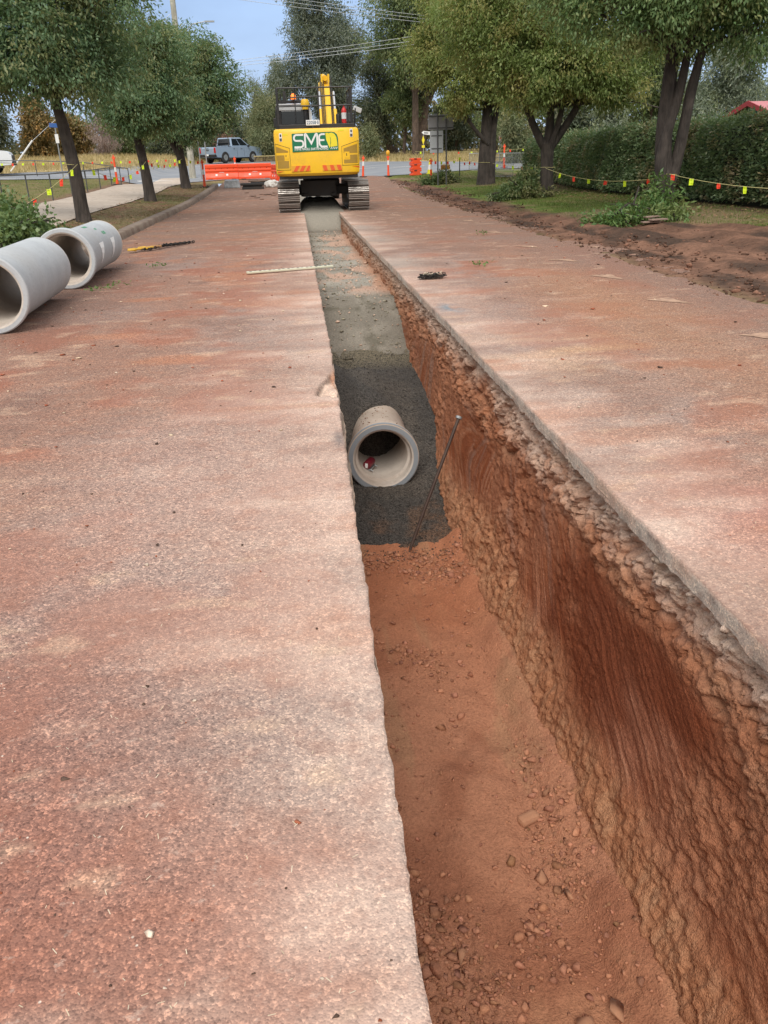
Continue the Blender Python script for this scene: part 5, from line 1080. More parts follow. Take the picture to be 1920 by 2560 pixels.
for (dx_, dy_, rz_) in ((-.42, -.66, .3), (-.22, -.42, 1.9)):
    m = MB(); m.tube([(dx_+.09*math.cos(a)+.02, dy_+.09*math.sin(a), .05) for a in np.linspace(rz_-2.4, rz_+2.2, 12)]+[(dx_+.2, dy_+.15, .05)], [.018]*4+[.03]*5+[.022]*4, 8); m.build('hook', painted('hook yellow', (.58, .34, .035), .5, amt=.8, sc=9), c2, smooth=True)
m = MB(); m.tube([(-.22, -.46, .04), (-.05, -.25, .06), (.12, -.12, .05)], .028, 8); m.build('sling', painted('orange sling', (.34, .18, .08), .7), c2)

# ================================================================== VEHICLES
def pickup(label, loc, rz, paint, tail=True, s=1.):
    T = thing('pickup', label, 'pickup', loc, rz); T.scale = (s, s, s)
    def arch(c, r=.45): return [(c+r*math.cos(a), .40+r*math.sin(a)) for a in np.linspace(0, math.pi, 9)]
    low = [(2.55, .45), (2.64, .62), (2.63, .82), (2.52, 1.06), (2.3, 1.14), (1.25, 1.24), (-.7, 1.24), (-.74, 1.19), (-2.66, 1.19), (-2.70, 1.1), (-2.66, .62), (-2.55, .45)]
    low += [(-2.12, .42)]+arch(-1.66)[::-1]+[(-1.15, .40), (1.08, .40)]+arch(1.56)[::-1]+[(2.05, .42)]
    m = MB(); m.prism(low, 'X', -.93, .93); b = m.build('body', paint, T, bevel=.045, seg=2)
    m = MB(); m.prism([(-1.66+.47*math.cos(a), .40+.47*math.sin(a)) for a in np.linspace(-.2, math.pi+.2, 12)], 'X', -.90, .90); m.prism([(1.56+.47*math.cos(a), .40+.47*math.sin(a)) for a in np.linspace(-.2, math.pi+.2, 12)], 'X', -.90, .90); m.build('wheel_arch', M_blk, T)
    lo, hi = [(-.86, -.82), (.86, -.82), (.86, 1.40), (-.86, 1.40)], [(-.72, -.70), (.72, -.70), (.72, .42), (-.72, .42)]
    cabv = [(x_, y_, 1.20) for x_, y_ in lo]+[(x_, y_, 1.87) for x_, y_ in hi]; F_ = [(0, 3, 2, 1), (4, 5, 6, 7), (0, 1, 5, 4), (1, 2, 6, 5), (2, 3, 7, 6), (3, 0, 4, 7)]
    m = MB(); m.add(cabv, F_); c = m.build('cabin', paint, T, bevel=.05, seg=2)
    def win(name, ids, u0, u1, v0, v1):
        q = [Vector(cabv[i]) for i in ids]; nn = (q[1]-q[0]).cross(q[3]-q[0]).normalized()
        P = [q[0].lerp(q[1], u).lerp(q[3].lerp(q[2], u), v) for u, v in ((u0, v0), (u1, v0), (u1, v1), (u0, v1))]
        m = MB(); m.add([p+nn*.006 for p in P]+[p-nn*.02 for p in P], [(0, 1, 2, 3), (0, 4, 5, 1), (1, 5, 6, 2), (2, 6, 7, 3), (3, 7, 4, 0)]); m.build(name, M_glass, c)
    win('rear_window', (0, 1, 5, 4), .08, .92, .15, .88); win('windscreen', (2, 3, 7, 6), .06, .94, .08, .9)
    for a, b_ in ((.06, .46), (.50, .90)): win('side_window', (1, 2, 6, 5), a, b_, .12, .86); win('side_window', (3, 0, 4, 7), 1-b_, 1-a, .12, .86)
    for sx in (-1, 1):
        for y_ in (-1.66, 1.56):
            m = MB(); m.lathe([(.20, -.12), (.38, -.12), (.42, -.08), (.42, .08), (.38, .12), (.20, .12)], 22, 'X', (sx*.83, y_, .42)); wl = m.build('wheel', M_rubber, T, smooth=True)
            m = MB(); m.lathe([(.02, sx*.10), (.22, sx*.125), (.24, sx*.10), (.24, -sx*.1)], 18, 'X', (sx*.83, y_, .42))
            for k in range(5): m.box((sx*(.83+.118), y_+.13*math.cos(k*1.256), .395+.13*math.sin(k*1.256)), (.012, .05, .16), Matrix.Rotation(-k*1.256+math.pi/2, 3, 'X'))
            m.build('rim', M_grey, wl)
        m = MB(); m.box((sx*.83, -2.68, .96), (.18, .10, .40)); m.build('tail_light', painted('tail lamp', (.45, .015, .012), .15), T, bevel=.02)
        m = MB(); m.box((sx*.74, 2.53, .86), (.34, .22, .15)); m.build('headlight', painted('head lamp', (.62, .66, .70), .1), T, bevel=.03)
        m = MB(); m.box((sx*1.02, 1.0, 1.24), (.18, .10, .16)); m.build('side_mirror', M_blk if tail else paint, T, bevel=.03)
        for y_ in (-.1, -.95+.15): pass
        m = MB(); m.box((sx*.945, .25, 1.04), (.02, .16, .03)); m.build('door_handle', M_blk, T); m = MB(); m.box((sx*.945, -.6, 1.04), (.02, .16, .03)); m.build('door_handle', M_blk, T)
        m = MB(); m.box((sx*.933, .55, .80), (.006, .012, .66)); m.box((sx*.933, -.28, .80), (.006, .012, .66)); m.build('door_gap', M_blk, T)
    m = MB(); m.box((0, -1.72, 1.18), (1.55, 1.75, .04)); m.build('tray', M_blk, T)
    m = MB(); m.tube([(-.78, -1.05, 1.12), (-.70, -.95, 1.50), (.70, -.95, 1.50), (.78, -1.05, 1.12)], .035, 8); m.build('sports_bar', M_blk, T)
    m = MB(); m.box((0, -2.70, .56), (1.80, .16, .20)); m.build('rear_bumper', M_blk, T, bevel=.03)
    m = MB(); m.box((0, -2.785, .62), (.37, .012, .12)); m.build('number_plate', M_wht, T)
    m = MB(); m.box((0, -2.705, .97), (.34, .02, .07)); m.box((0, -2.705, 1.09), (.30, .025, .05)); m.build('tailgate_badge', M_dgrey, T)
    m = MB(); m.box((0, 2.62, .80), (1.1, .10, .26)); m.build('grille', M_blk, T, bevel=.02)
    m = MB(); m.box((0, 2.60, .52), (1.78, .16, .22)); m.build('front_bumper', M_dgrey if tail else M_blk, T, bevel=.04)
    return T
pickup('silver blue dual cab pickup parked beyond the orange barriers, seen from behind', (-5.4, 77.3, float(tz(-5.4, 77.3))+.035), R(-40), painted('silver blue paint', (.31, .40, .52), .25, .2, amt=0., sc=.3), s=1.06)
pickup('white pickup on the cross road, its front poking in at the left edge', (-17.72, 48.7, float(tz(-17, 49))+.06), R(-78), painted('white car paint', (.74, .76, .78), .2, amt=0., sc=.3), False)

# ================================================================== BARRIERS, BOLLARDS, CONES
def water_barrier(label, loc, rz, L=1.98, group='water filled barriers'):
    T = thing('water_barrier', label, 'barrier', loc, rz, group)
    prof = [(-.24, 0), (.24, 0), (.23, .14), (.13, .36), (.12, .44), (.155, .47), (.155, .54), (.12, .57), (.12, .65), (.155, .68), (.155, .84), (.13, .87), (-.13, .87), (-.155, .84), (-.155, .68), (-.12, .65), (-.12, .57), (-.155, .54), (-.155, .47), (-.12, .44), (-.13, .36), (-.23, .14)]
    m = MB(); m.prism(prof, 'X', -L/2, L/2); m.build('shell', M_orange, T, bevel=.015)
    for sx in (-1, 1):
        m = MB(); m.box((sx*.32, -.185, .27), (.12, .02, .12), Matrix.Rotation(R(-24), 3, 'X')); m.build('white_reflector', M_wht, T, bevel=.01)
    for k in range(5):
        m = MB(); m.lathe([(.0, -.127), (.022, -.127), (.022, -.09), (0, -.09)], 10, 'Y', (-.72+k*.36, 0, .61)); m.build('pin_hole', M_blk, T)
    m = MB(); m.box((0, -.135, .405), (.3, .03, .02)); m.build('label_strip', M_wht, T)
    for sx in (-1, 1): m = MB(); m.box((sx*.7, 0, .02), (.28, .5, .05)); m.build('foot', M_blk, T)
    return T
wz = lambda x, y: float(tz(x, y))
water_barrier('orange water barrier at the left end of the row, beside the thin sign posts', (-4.42, 53.5, wz(-4.4, 53.5)), R(1))
water_barrier('orange water barrier in the middle of the row, left of the excavator', (-2.42, 53.3, wz(-2.4, 53.3)), R(2))
water_barrier('orange water barrier turned end on towards the camera, tight behind the excavator', (-1.08, 51.3, wz(-1.1, 51.3)), R(-78))
st_ = thing('barrier_stack', 'stack of three orange barriers on the corner of the grass', 'barrier', (6.98, 50.2, wz(7, 50.2)), R(6))
for k in range(3):
    m = MB(); z_ = k*.31; m.prism([(-.32, z_), (.32, z_), (.30, z_+.10), (.22, z_+.13), (.22, z_+.19), (.31, z_+.22), (.31, z_+.30), (-.31, z_+.30), (-.31, z_+.22), (-.22, z_+.19), (-.22, z_+.13), (-.30, z_+.10)], 'Y', -.25, .25); m.build('barrier_block', M_orange, st_, bevel=.02)
    m = MB(); m.box((-.05, -.255, z_+.26), (.16, .03, .05)); m.build('slot', M_blk, st_)
M_bol = painted('bollard orange', (.88, .10, .03), .45, dirt=(.4, .18, .1), amt=.3)
def bollard(label, loc, h=1.15, lean=0., group='orange bollards'):
    T = thing('bollard', label, 'bollard', loc, 0, group); T.rotation_euler = (0, lean, 0)
    m = MB(); m.lathe([(0, .05), (.075, .05), (.06, .3), (.05, h-.17), (.05, h-.1), (0, h-.1)], 14); m.box((0, 0, h-.08), (.17, .055, .09)); m.box((0, 0, h), (.06, .05, .1)); m.build('post', M_bol, T, bevel=.008)
    m = MB(); m.lathe([(.057, .62), (.0575, .62), (.0535, .86), (.053, .86)], 14); m.build('reflective_band', M_wht, T)
    m = MB(); m.prism([(.24*math.cos(a), .24*math.sin(a)) for a in np.linspace(0, 2*math.pi, 9)[:-1]], 'Z', 0, .055); m.build('base', M_rubber, T, bevel=.01); return T
bollard('orange bollard on the verge left of the barriers, in front of the sign posts', (-4.72, 45.6, wz(-4.72, 45.6)), 1.28)
bollard('orange bollard tipping up behind the barrier row, in front of the pickup', (-3.7, 55.2, wz(-3.7, 55.2)), 1.15)
bollard('orange bollard just right of the excavator, at the road edge', (3.98, 51.2, wz(4, 51.2)+.03), 1.12, R(3))
b_ = bollard('orange bollard with a yellow lamp on top, on the road right of the excavator', (5.42, 50.5, wz(5.4, 50.5)+.03), 1.12)
m = MB(); m.lathe([(0, 1.1), (.05, 1.1), (.11, 1.2), (.11, 1.32), (.05, 1.4), (0, 1.4)], 14); m.build('warning_lamp', painted('lamp amber', (.80, .40, .02), .3), b_, smooth=True)
bollard('orange bollard on the grass behind the left signpost leg', (6.98, 44.4, wz(7, 44.4)), 1.1)
bollard('orange bollard left of the pair behind the thick trunk, by the wire panel', (12.05, 52.6, wz(12, 52.6)), 1.35)
bollard('orange bollard right of the pair behind the thick trunk, by the wire panel', (12.8, 52.6, wz(12.8, 52.6)), 1.3)
bollard('orange bollard behind the slat fence, between the two nearest left trunks', (-9.0, 45.0, wz(-9, 45)), 1.35)
cn = thing('traffic_cone', 'tall lime traffic cone with one white band beside the sign backs', 'cone', (7.86, 50.4, wz(7.9, 50.4)))
m = MB(); m.lathe([(0, .04), (.17, .04), (.035, .78), (.02, .80), (0, .80)], 20); m.box((0, 0, .02), (.42, .42, .04)); m.build('cone_body', painted('cone lime', (.72, .72, .03), .45), cn)
m = MB(); m.lathe([(.134, .235), (.136, .235), (.0885, .50), (.087, .50)], 20); m.build('white_band', M_wht, cn)
# plastic bases, wrapped sheet, slabs, white bag near the barriers
bb = thing('barrier_feet', 'stack of black rubber barrier feet on the road left of the excavator', 'rubber feet', (-2.2, 44.9, wz(-2.2, 44.9)))
m = MB(); m.box((0, 0, .08), (1.10, .42, .16)); m.box((-.02, .02, .20), (1.0, .40, .06)); m.build('lower_block', M_rubber, bb, bevel=.02); m = MB(); m.box((-.03, 0, .285), (1.2, .46, .11)); m.build('upper_block', M_rubber, bb, bevel=.02)
bb = thing('paving_slabs', 'two flat grey slabs lying behind the black rubber feet', 'slab', (-1.98, 47.4, wz(-2, 47.4)))
m = MB(); m.box((-.28, 0, .27), (.56, .4, .06)); m.build('slab', M_conc_old, bb, bevel=.01); m = MB(); m.box((.3, 0, .26), (.54, .4, .06)); m.build('slab', M_conc_old, bb, bevel=.01); m = MB(); m.box((0, 0, .11), (.9, .35, .22)); m.build('pallet', M_rubber, bb)
def blob(name, label, cat, loc, dims, mat, seed, parent=None, n=20, amp=.25, fr=3.):
    uu, vv = np.meshgrid(np.linspace(0, 2*math.pi, n*2), np.linspace(.02, math.pi-.02, n)); x_, y_, z_ = np.cos(uu)*np.sin(vv), np.sin(uu)*np.sin(vv), np.cos(vv)
    x_[:, -1], y_[:, -1], z_[:, -1] = x_[:, 0], y_[:, 0], z_[:, 0]
    rr_ = 1+amp*fbm(x_*fr*.5+seed, y_*fr*.5, z_*fr*.5, o=4, seed=seed); V = np.stack([x_*rr_*dims[0], y_*rr_*dims[1], np.maximum(z_*rr_*dims[2]+dims[2]*.8, 0)], -1)
    o = link(name, npmesh(name, V, gridfaces(n, n*2)[:, ::-1], True), mat, parent, loc)
    return tag(o, label, cat) if label else o
t = NT('wrinkled plastic'); M_plas = t.fin(t.mix(t.rng(t.noise(4, 5), .35, .65), (.40, .43, .46), (.60, .63, .66)), .3, t.bump(t.noise(9, 5), .06, .8))
m_ = MB(); ws = thing('plastic_wrap', 'bundle wrapped in grey plastic sheet left of the black rubber feet', 'plastic bundle', (-3.36, 46.4, wz(-3.4, 46.4)))
m_.box((0, 0, .22), (.86, .5, .42), None, .86); m_.build('bundle', M_plas, ws, bevel=.06); 
blob('plastic_bag', 'crumpled white plastic bag on the road left of the excavator track', 'bag', (-1.25, 45.9, wz(-1.2, 45.9)), (.36, .3, .2), painted('white bag', (.62, .60, .57), .5, amt=.5), 12, amp=.6, fr=6)
# broken asphalt pieces left of the track
M_rub = painted('broken asphalt', (.20, .12, .085), .9, dirt=(.30, .2, .15), amt=.7, sc=9)
r_ = random.Random(8)
for i, (x_, y_, s_) in enumerate(((-2.0, 39.5, .2), (-1.6, 40.5, .16), (-1.3, 40.2, .24), (-1.05, 39.6, .2), (-1.75, 38.2, .15), (-1.0, 41.2, .18), (-2.4, 42, .13), (-1.5, 37.0, .12))):
    v, f = SP[i % len(SP)]; me = npmesh('rubble', v*np.array([s_, s_, s_*.35]), f); o = link('rubble', me, M_rub, None, (x_, y_, rise(y_)+s_*.12))
    tag(o, 'flat broken piece of asphalt on the road left of the excavator track', 'rubble', 'broken asphalt by the excavator')
# named rocks on the trench floor
for i, (px_, py_, s_, a_, lb) in enumerate(((1.07, 3.33, .062, .2, 'brick shaped clod lying alone in the middle of the trench floor'), (1.03, 2.94, .058, 1.1, 'lumpy clod on the trench floor just nearer than the brick shaped one'), (1.14, 2.82, .04, 2., 'small pair of clods right of the lumpy one on the trench floor'),
    (.52, 2.53, .072, .4, 'large flat clod by the left wall of the trench floor'), (.98, 2.13, .085, .8, 'largest pale clod in the nearest stony patch of the trench floor'), (1.16, 2.18, .062, 1.9, 'angular clod right of the largest pale one'), (.85, 1.72, .06, 2.6, 'dark clod in the dark patch nearest the camera'))):
    if i == 0: m = MB(); m.box((0, 0, 0), (.13, .07, .055), Matrix.Rotation(.2, 3, 'Z')); o = m.build('clod', painted('clod soil', (.42, .21, .12), .95, dirt=(.5, .3, .2), amt=.6, sc=20, bump=.5), None, None, bevel=.022, seg=2)
    else: v, f = SP[(i*3) % len(SP)]; o = link('clod', npmesh('clod', v*np.array([s_, s_*.9, s_*.75]), f), bpy.data.materials['clod soil'])
    o.location = (px_, py_, float(floor_z(py_)+fd(np.array([px_]), np.array([py_]))[0])+s_*.3); o.rotation_euler = (0, 0, a_); tag(o, lb, 'clod')
tag(link('clod', npmesh('clod', SP[4][0]*np.array([.075, .06, .06]), SP[4][1]), painted('grey lump', (.10, .09, .065), .95, amt=.5), None, (.57, 11.2, -.93)), 'dark lump on the gravel by the left side of the trench', 'clod')

# ================================================================== POLES AND SIGNS
M_pole = barkmat('weathered pole timber', (.30, .29, .24), (.40, .39, .33), 6.)
up = thing('power_pole', 'weathered wooden power pole behind the third left tree', 'power pole', (-6.39, 55.3, .55))
m = MB(); m.tube([(0, 0, 0), (0, 0, 11)], [.21, .15], 14); m.build('pole', M_pole, up, smooth=True)
m = MB(); m.tube([(0, 0, 7.6), (1.0, -.1, 8.35), (1.7, -.15, 8.45)], .03, 8); m.box((2.0, -.15, 8.46), (.55, .16, .08)); m.build('street_lamp_arm', M_grey, up)
m = MB(); m.box((0, -.2, 6.2), (1.9, .09, .11)); m.build('cross_arm', M_pole, up)
gw = thing('guy_wire', 'pole stay wire with a white plastic guard, leaning over at far left', 'guy wire', (-16.2, 51.6, wz(-16.2, 51.6)))
m = MB(); m.tube([(0, 0, 0), (1.55, 0, 1.62)], .05, 8); m.build('guard', M_wht, gw); m = MB(); m.tube([(1.5, 0, 1.57), (9.8, 3.7, 8.3)], .012, 5); m.build('wire', M_grey, gw)
for (x0, z0, x1, z1, y_, lb) in ((-13, 12.25, 9.5, 9.35, 60, 'upper power line crossing the sky at the top of the picture'), (-13, 12.6, 9.5, 9.6, 60.4, 'second upper power line just above the first'), (-13, 12.9, 9.5, 9.85, 60.8, 'topmost power line at the top edge'),
                                (-6.3, 6.75, 13, 8.5, 58, 'lower power line passing in front of the eucalypt'), (-6.3, 6.95, 13, 8.75, 58.4, 'lower power line second from the bottom, by the eucalypt'), (-6.3, 7.1, 13, 9.1, 58.8, 'third of the lower power lines by the eucalypt')):
    o = thing('power_line', lb, 'power line', (x0, y_, z0)); m = MB(); m.tube([((x1-x0)*u, 0, (z1-z0)*u-.5*u*(1-u)) for u in np.linspace(0, 1, 14)], .012, 5); m.build('wire', M_grey, o)
sg = thing('street_name_sign', 'blue street name sign on a slim grey pole behind the footpath fence', 'street sign', (-12.12, 47.0, .93))
m = MB(); m.tube([(0, 0, 0), (.03, 0, 2.55)], .032, 10); m.build('pole', M_grey, sg); m = MB(); m.box((.25, -.04, 2.52), (.98, .02, .20), Matrix.Rotation(R(4), 3, 'Y')); m.build('blade', painted('street sign blue', (.03, .11, .36), .4), sg, bevel=.006)
m = MB(); m.box((.04, -.045, 1.92), (.17, .012, .42)); m.build('parking_plate', M_wht, sg)
sg = thing('street_name_sign', 'white street name blades on two thin posts in front of the pickup', 'street sign', (-5.32, 54.0, .55))
m = MB(); m.tube([(0, 0, 0), (.02, 0, 2.75)], .035, 8); m.build('post', M_grey, sg); m = MB(); m.tube([(-.42, .3, 0), (-.4, .3, 2.6)], .03, 8); m.build('post', M_grey, sg)
m = MB(); m.box((-.32, -.04, 2.68), (1.25, .02, .17), Matrix.Rotation(R(-5), 3, 'Y')); m.build('blade', M_wht, sg, bevel=.006)
rs = thing('road_sign', 'large grey backed road signs, two panels on twin dark posts, on the grass', 'road sign', (7.1, 41.7, .18))
m = MB(); m.tube([(-.2, 0, 0), (-.23, 0, 3.2)], .035, 8); m.build('post', M_dgrey, rs); m = MB(); m.tube([(.21, 0, 0), (.19, 0, 3.05)], .035, 8); m.build('post', M_dgrey, rs)
m = MB(); m.box((-.06, .06, 2.80), (1.21, .02, .66)); m.build('upper_panel', painted('panel back', (.30, .30, .32), .5, .3, amt=.3), rs, bevel=.01)
m = MB(); m.box((-.26, .06, 1.95), (.64, .02, .97)); m.build('lower_panel', painted('pale panel back', (.46, .49, .52), .5, .3, amt=.2), rs, bevel=.01)
m = MB(); m.box((-.06, .04, 2.55), (1.15, .03, .05)); m.box((-.06, .04, 3.05), (1.15, .03, .05)); m.box((-.26, .04, 2.22), (.5, .03, .04)); m.box((-.26, .04, 1.66), (.5, .03, .04)); m.build('bracket', M_dgrey, rs)
ar = thing('direction_sign', 'white arrow pointing left above a yellow diamond on a thin pole across the road', 'direction sign', (9.76, 65.7, wz(9.8, 65.7)))
m = MB(); m.tube([(0, 0, 0), (0, 0, 2.0)], .03, 8); m.build('pole', M_grey, ar); m = MB(); m.prism([(-.14, 1.88), (.0, 1.99), (.52, 1.93), (.5, 1.70), (0, 1.77)], 'Y', -.03, -.01); aw = m.build('arrow_blade', M_wht, ar)
m = MB(); [m.box((.08+k*.085, -.034, 1.865-k*.008), (.055, .004, .12)) for k in range(4)]; m.build('lettering', M_dgrey, aw)
m = MB(); m.prism([(-.02, 1.05), (.09, 1.36), (-.02, 1.68), (-.12, 1.36)], 'Y', -.03, -.01); m.build('diamond_panel', M_lyel, ar); m = MB(); m.box((-.02, -.03, .93), (.22, .015, .18)); m.build('small_plate', M_lyel, ar)
pk = thing('parking_sign', 'small pinkish white sign plate on a thin pole seen right of the thick trunk', 'sign', (14.1, 59.3, wz(14.1, 59.3)))
m = MB(); m.tube([(0, 0, 0), (.03, 0, 1.6)], .025, 8); m.build('pole', M_grey, pk); m = MB(); m.box((.03, -.03, 1.46), (.22, .012, .36)); pp = m.build('plate', painted('pink plate', (.68, .48, .50), .5), pk, bevel=.005); m = MB(); m.box((.03, -.038, 1.5), (.13, .004, .12)); m.build('marking', M_red, pp)
ow = thing('work_sign', 'low orange roadwork sign with yellow legs beside the cut branches', 'roadwork sign', (7.45, 42.8, wz(7.5, 42.8)))
m = MB(); m.box((.0, 0, .74), (.46, .03, .20)); m.build('panel', painted('work sign orange', (.62, .26, .06), .5), ow); m = MB(); m.tube([(.06, -.02, .92), (.45, -.1, 0)], .016, 6); m.tube([(-.05, .02, .92), (-.4, .3, 0)], .016, 6); m.tube([(-.22, -.02, .86), (.22, -.02, .86)], .014, 6); m.build('legs', painted('leg yellow', (.72, .50, .05), .5), ow)
pc = thing('star_picket', 'dark steel star picket holding the flagged rope on the grass', 'picket', (8.4, 44.0, wz(8.4, 44))); m = MB(); m.box((0, 0, .52), (.05, .012, 1.04)); m.box((0, .014, .52), (.012, .03, 1.04)); m.build('picket', M_dgrey, pc); m = MB(); m.lathe([(0, .98), (.05, .98), (.05, 1.1), (0, 1.1)], 8); m.build('cap', M_lime, pc)

# ================================================================== FENCES
sf = thing('pipe_fence', 'low grey steel fence with slim posts along the footpath, turning at the corner', 'fence', (-9.12, 34, .45))
pts = [(-9.12, y_) for y_ in (25.0, 27.85, 30.5, 33.4, 36.3, 39.0, 41.6, 44.2, 46.6, 48.9)]+[(x_, 48.9-.12*(-9.12-x_)) for x_ in (-11.4, -13.8, -16.2, -18.6)]
top = []
for i, (x_, y_) in enumerate(pts):
    h_ = float(np.interp(y_, [28, 48], [.98, .80])); z_ = wz(x_, y_); m = MB(); m.tube([(x_+9.12, y_-34, z_-.5), (x_+9.12+.01, y_-34, z_-.45+h_)], .024, 7); m.build('post', M_dgrey, sf); top.append((x_+9.12, y_-34, z_-.45+h_-.01))
m = MB(); m.tube(top[:10], .022, 7); m.build('rail', M_dgrey, sf); m = MB(); m.tube(top[9:], .022, 7); m.build('rail', M_dgrey, sf)
def linkpanel(m, p, q, h, n, r=.004):
    P, Q = Vector(p), Vector(q)
    for k in range(n):
        for s_ in (0, 1):
            a, b = k/n, (k+h/((Q-P).length)*.9)/n*1.0
    L_ = (Q-P).length; d = (Q-P)/L_; step = L_/n
    for k in range(-int(h/step), n+1):
        for sg_ in (1, -1):
            pts_ = []
            for z_ in (0., h):
                u = k*step+(z_ if sg_ > 0 else h-z_); pts_.append((u, z_))
            (u0, z0), (u1, z1) = pts_
            if u1 == u0: continue
            lo, hi = 0., L_
            def clip(u, z, uu, zz):
                if u < lo: z = z+(zz-z)*(lo-u)/(uu-u); u = lo
                if u > hi: z = z+(zz-z)*(hi-u)/(uu-u); u = hi
                return u, z
            if max(u0, u1) <= lo or min(u0, u1) >= hi: continue
            a = clip(u0, z0, u1, z1); b = clip(u1, z1, u0, z0); m.tube([P+d*a[0]+Vector((0, 0, a[1])), P+d*b[0]+Vector((0, 0, b[1]))], r, 3, False)
def temp_panel(label, p, q, h, n):
    T = thing('wire_fence_panel', label, 'fence panel', p, 0, 'temporary wire fence panels'); P = Vector((0, 0, 0)); Q = Vector(q)-Vector(p)
    m = MB(); m.tube([P, P+Vector((0, 0, h)), Q+Vector((0, 0, h)), Q, P], .02, 7); m.build('frame', M_grey, T); m = MB(); linkpanel(m, P, Q, h, n); m.build('mesh', M_grey, T)
temp_panel('temporary wire fence panel behind the thick trunk, on its left side', (10.45, 51.7, wz(10.45, 51.7)), (11.9, 51.4, wz(11.9, 51.4)), .93, 22)
temp_panel('temporary wire fence panel right of the thick trunk, nearest the hedge end', (10.6, 45.6, wz(10.6, 45.6)+.03), (11.5, 45.2, wz(11.5, 45.2)), .95, 16)
temp_panel('temporary wire fence panel farthest right, behind the other two', (11.95, 50.9, wz(11.95, 50.9)), (14.2, 50.0, wz(14.2, 50)), .92, 30)
hf = thing('pedestrian_fence', 'yellowish slatted pedestrian fence between the pickup and the excavator', 'fence', (-2.15, 66, wz(-2.15, 66)))
m = MB(); m.tube([(-.85, 0, .78), (.85, 0, .78)], .03, 6); m.tube([(-.85, 0, .15), (.85, 0, .15)], .025, 6); m.build('rail', painted('faded yellow rail', (.44, .36, .16), .6), hf); m = MB()
for k in range(16): m.box((-.8+k*.107, 0, .46), (.03, .02, .64))
m.build('slats', painted('brown slat', (.26, .18, .09), .7), hf)

# ================================================================== FLAGGED ROPES
M_rope = painted('rope', (.60, .55, .25), .8, amt=.2)
r_ = random.Random(21)
def bunting(label, p, q, sag, ts, first=0, fs=(.085, .125), rope_r=.006, loop=None):
    T = thing('bunting', label, 'flagged rope', p, 0, 'flagged ropes'); D = Vector(q)-Vector(p)
    f = lambda u: Vector((D.x*u, D.y*u, D.z*u-4*sag*u*(1-u)))
    m = MB(); m.tube([f(u) for u in np.linspace(0, 1, 28)], rope_r, 5)
    if loop: m.tube([Vector((loop[0]*math.cos(a)+loop[1], loop[0]*math.sin(a)+loop[2], .01*math.sin(2*a))) for a in np.linspace(0, 2*math.pi, 18)], rope_r, 5)
    m.build('rope', M_rope, T)
    for i, u in enumerate(ts):
        c = f(u); a = r_.uniform(-.5, .5); w_, h_ = fs[0]*r_.uniform(.85, 1.15), fs[1]*r_.uniform(.85, 1.15); m = MB(); k = r_.uniform(-.3, .3)
        vs = []
        for jz in range(4):
            zz = -h_*jz/3; bend = .25*h_*(jz/3)**2*k
            for sx in (-1, 1): vs.append(Vector((sx*w_/2+zz*k*.5, bend+.006*math.sin(jz*2+sx), zz+.005)))
        rot = Matrix.Rotation(a, 3, 'Z'); vs = [rot @ v for v in vs]; n_ = len(vs); off = rot @ Vector((0, .003, 0)); vs2 = vs+[v+off for v in vs]
        fs_ = [(2*j, 2*j+1, 2*j+3, 2*j+2) for j in range(3)]+[(n_+2*j, n_+2*j+2, n_+2*j+3, n_+2*j+1) for j in range(3)]+[(0, n_, n_+1, 1), (6, 7, n_+7, n_+6)]+[(2*j, 2*j+2, n_+2*j+2, n_+2*j) for j in range(3)]+[(2*j+1, n_+2*j+1, n_+2*j+3, 2*j+3) for j in range(3)]
        m.add(vs2, fs_); m.build('flag', M_lime if (i+first) % 2 else M_flred, T, c)
    return T
L_ = lambda a, b, n: [a+(b-a)*i/(n-1) for i in range(n)]
bunting('flagged rope from the big right tree out past the right edge', (8.85, 19.75, 1.06), (8.9, 14.9, .90), .06, [.02, .22, .48, .70, .9], 0, loop=(.24, .0, .25))
bunting('flagged rope sagging between the nearest and middle right-hand trees', (8.55, 19.78, .98), (8.62, 29.35, 1.08), .20, [.06, .22, .37, .52, .67, .82], 0)
bunting('flagged rope between the middle and far right-hand trees, in front of the hedge end', (8.9, 29.4, 1.10), (9.2, 40.0, 1.13), .05, L_(.14, .9, 6), 0, loop=(.25, -.14, .2))
bunting('flagged rope from the far right-hand tree to the star picket and on across the road', (8.9, 40.0, 1.18), (8.4, 44.0, 1.3), .04, [.25, .6], 1, loop=(.33, 0, .3))
bunting('flagged rope running from the star picket away to the orange bollard', (8.4, 44., 1.28), (7.0, 44.4, 1.28), .05, L_(.2, .85, 4), 1)
bunting('flagged rope across the grass corner in front of the wire panels', (8.4, 44., 1.2), (11.9, 51.2, 1.36), .18, L_(.12, .92, 7), 0)
bunting('flagged rope strung along the top of the wire panels across the road', (7.5, 54., 1.75), (14.3, 52.5, 1.75), .1, L_(.05, .95, 9), 1)
bunting('flagged rope from the nearest left tree down past the pipes to the left edge', (-5.75, 23.95, 1.66), (-5.7, 16.5, .74), .12, [.1, .26, .43, .60, .76], 1, (.09, .15), loop=(.2, -.22, .15))
bunting('flagged rope sagging between the two nearest left trees', (-5.7, 24.2, 1.68), (-5.75, 34.75, 1.66), .46, L_(.12, .92, 7), 1)
bunting('flagged rope between the second and third left trees', (-5.75, 35.0, 1.64), (-5.5, 43.9, 1.72), .18, L_(.1, .9, 6), 0)
bunting('flagged rope from the third left tree to the orange bollard on the verge', (-5.5, 44.1, 1.70), (-4.75, 45.6, 1.6), .04, [.4, .8], 1)
bunting('far flagged rope stretched along the cross road beyond the fence', (-17.5, 45.6, 1.82), (-6.5, 50.4, 1.72), .05, L_(.02, .98, 24), 0, (.10, .12))

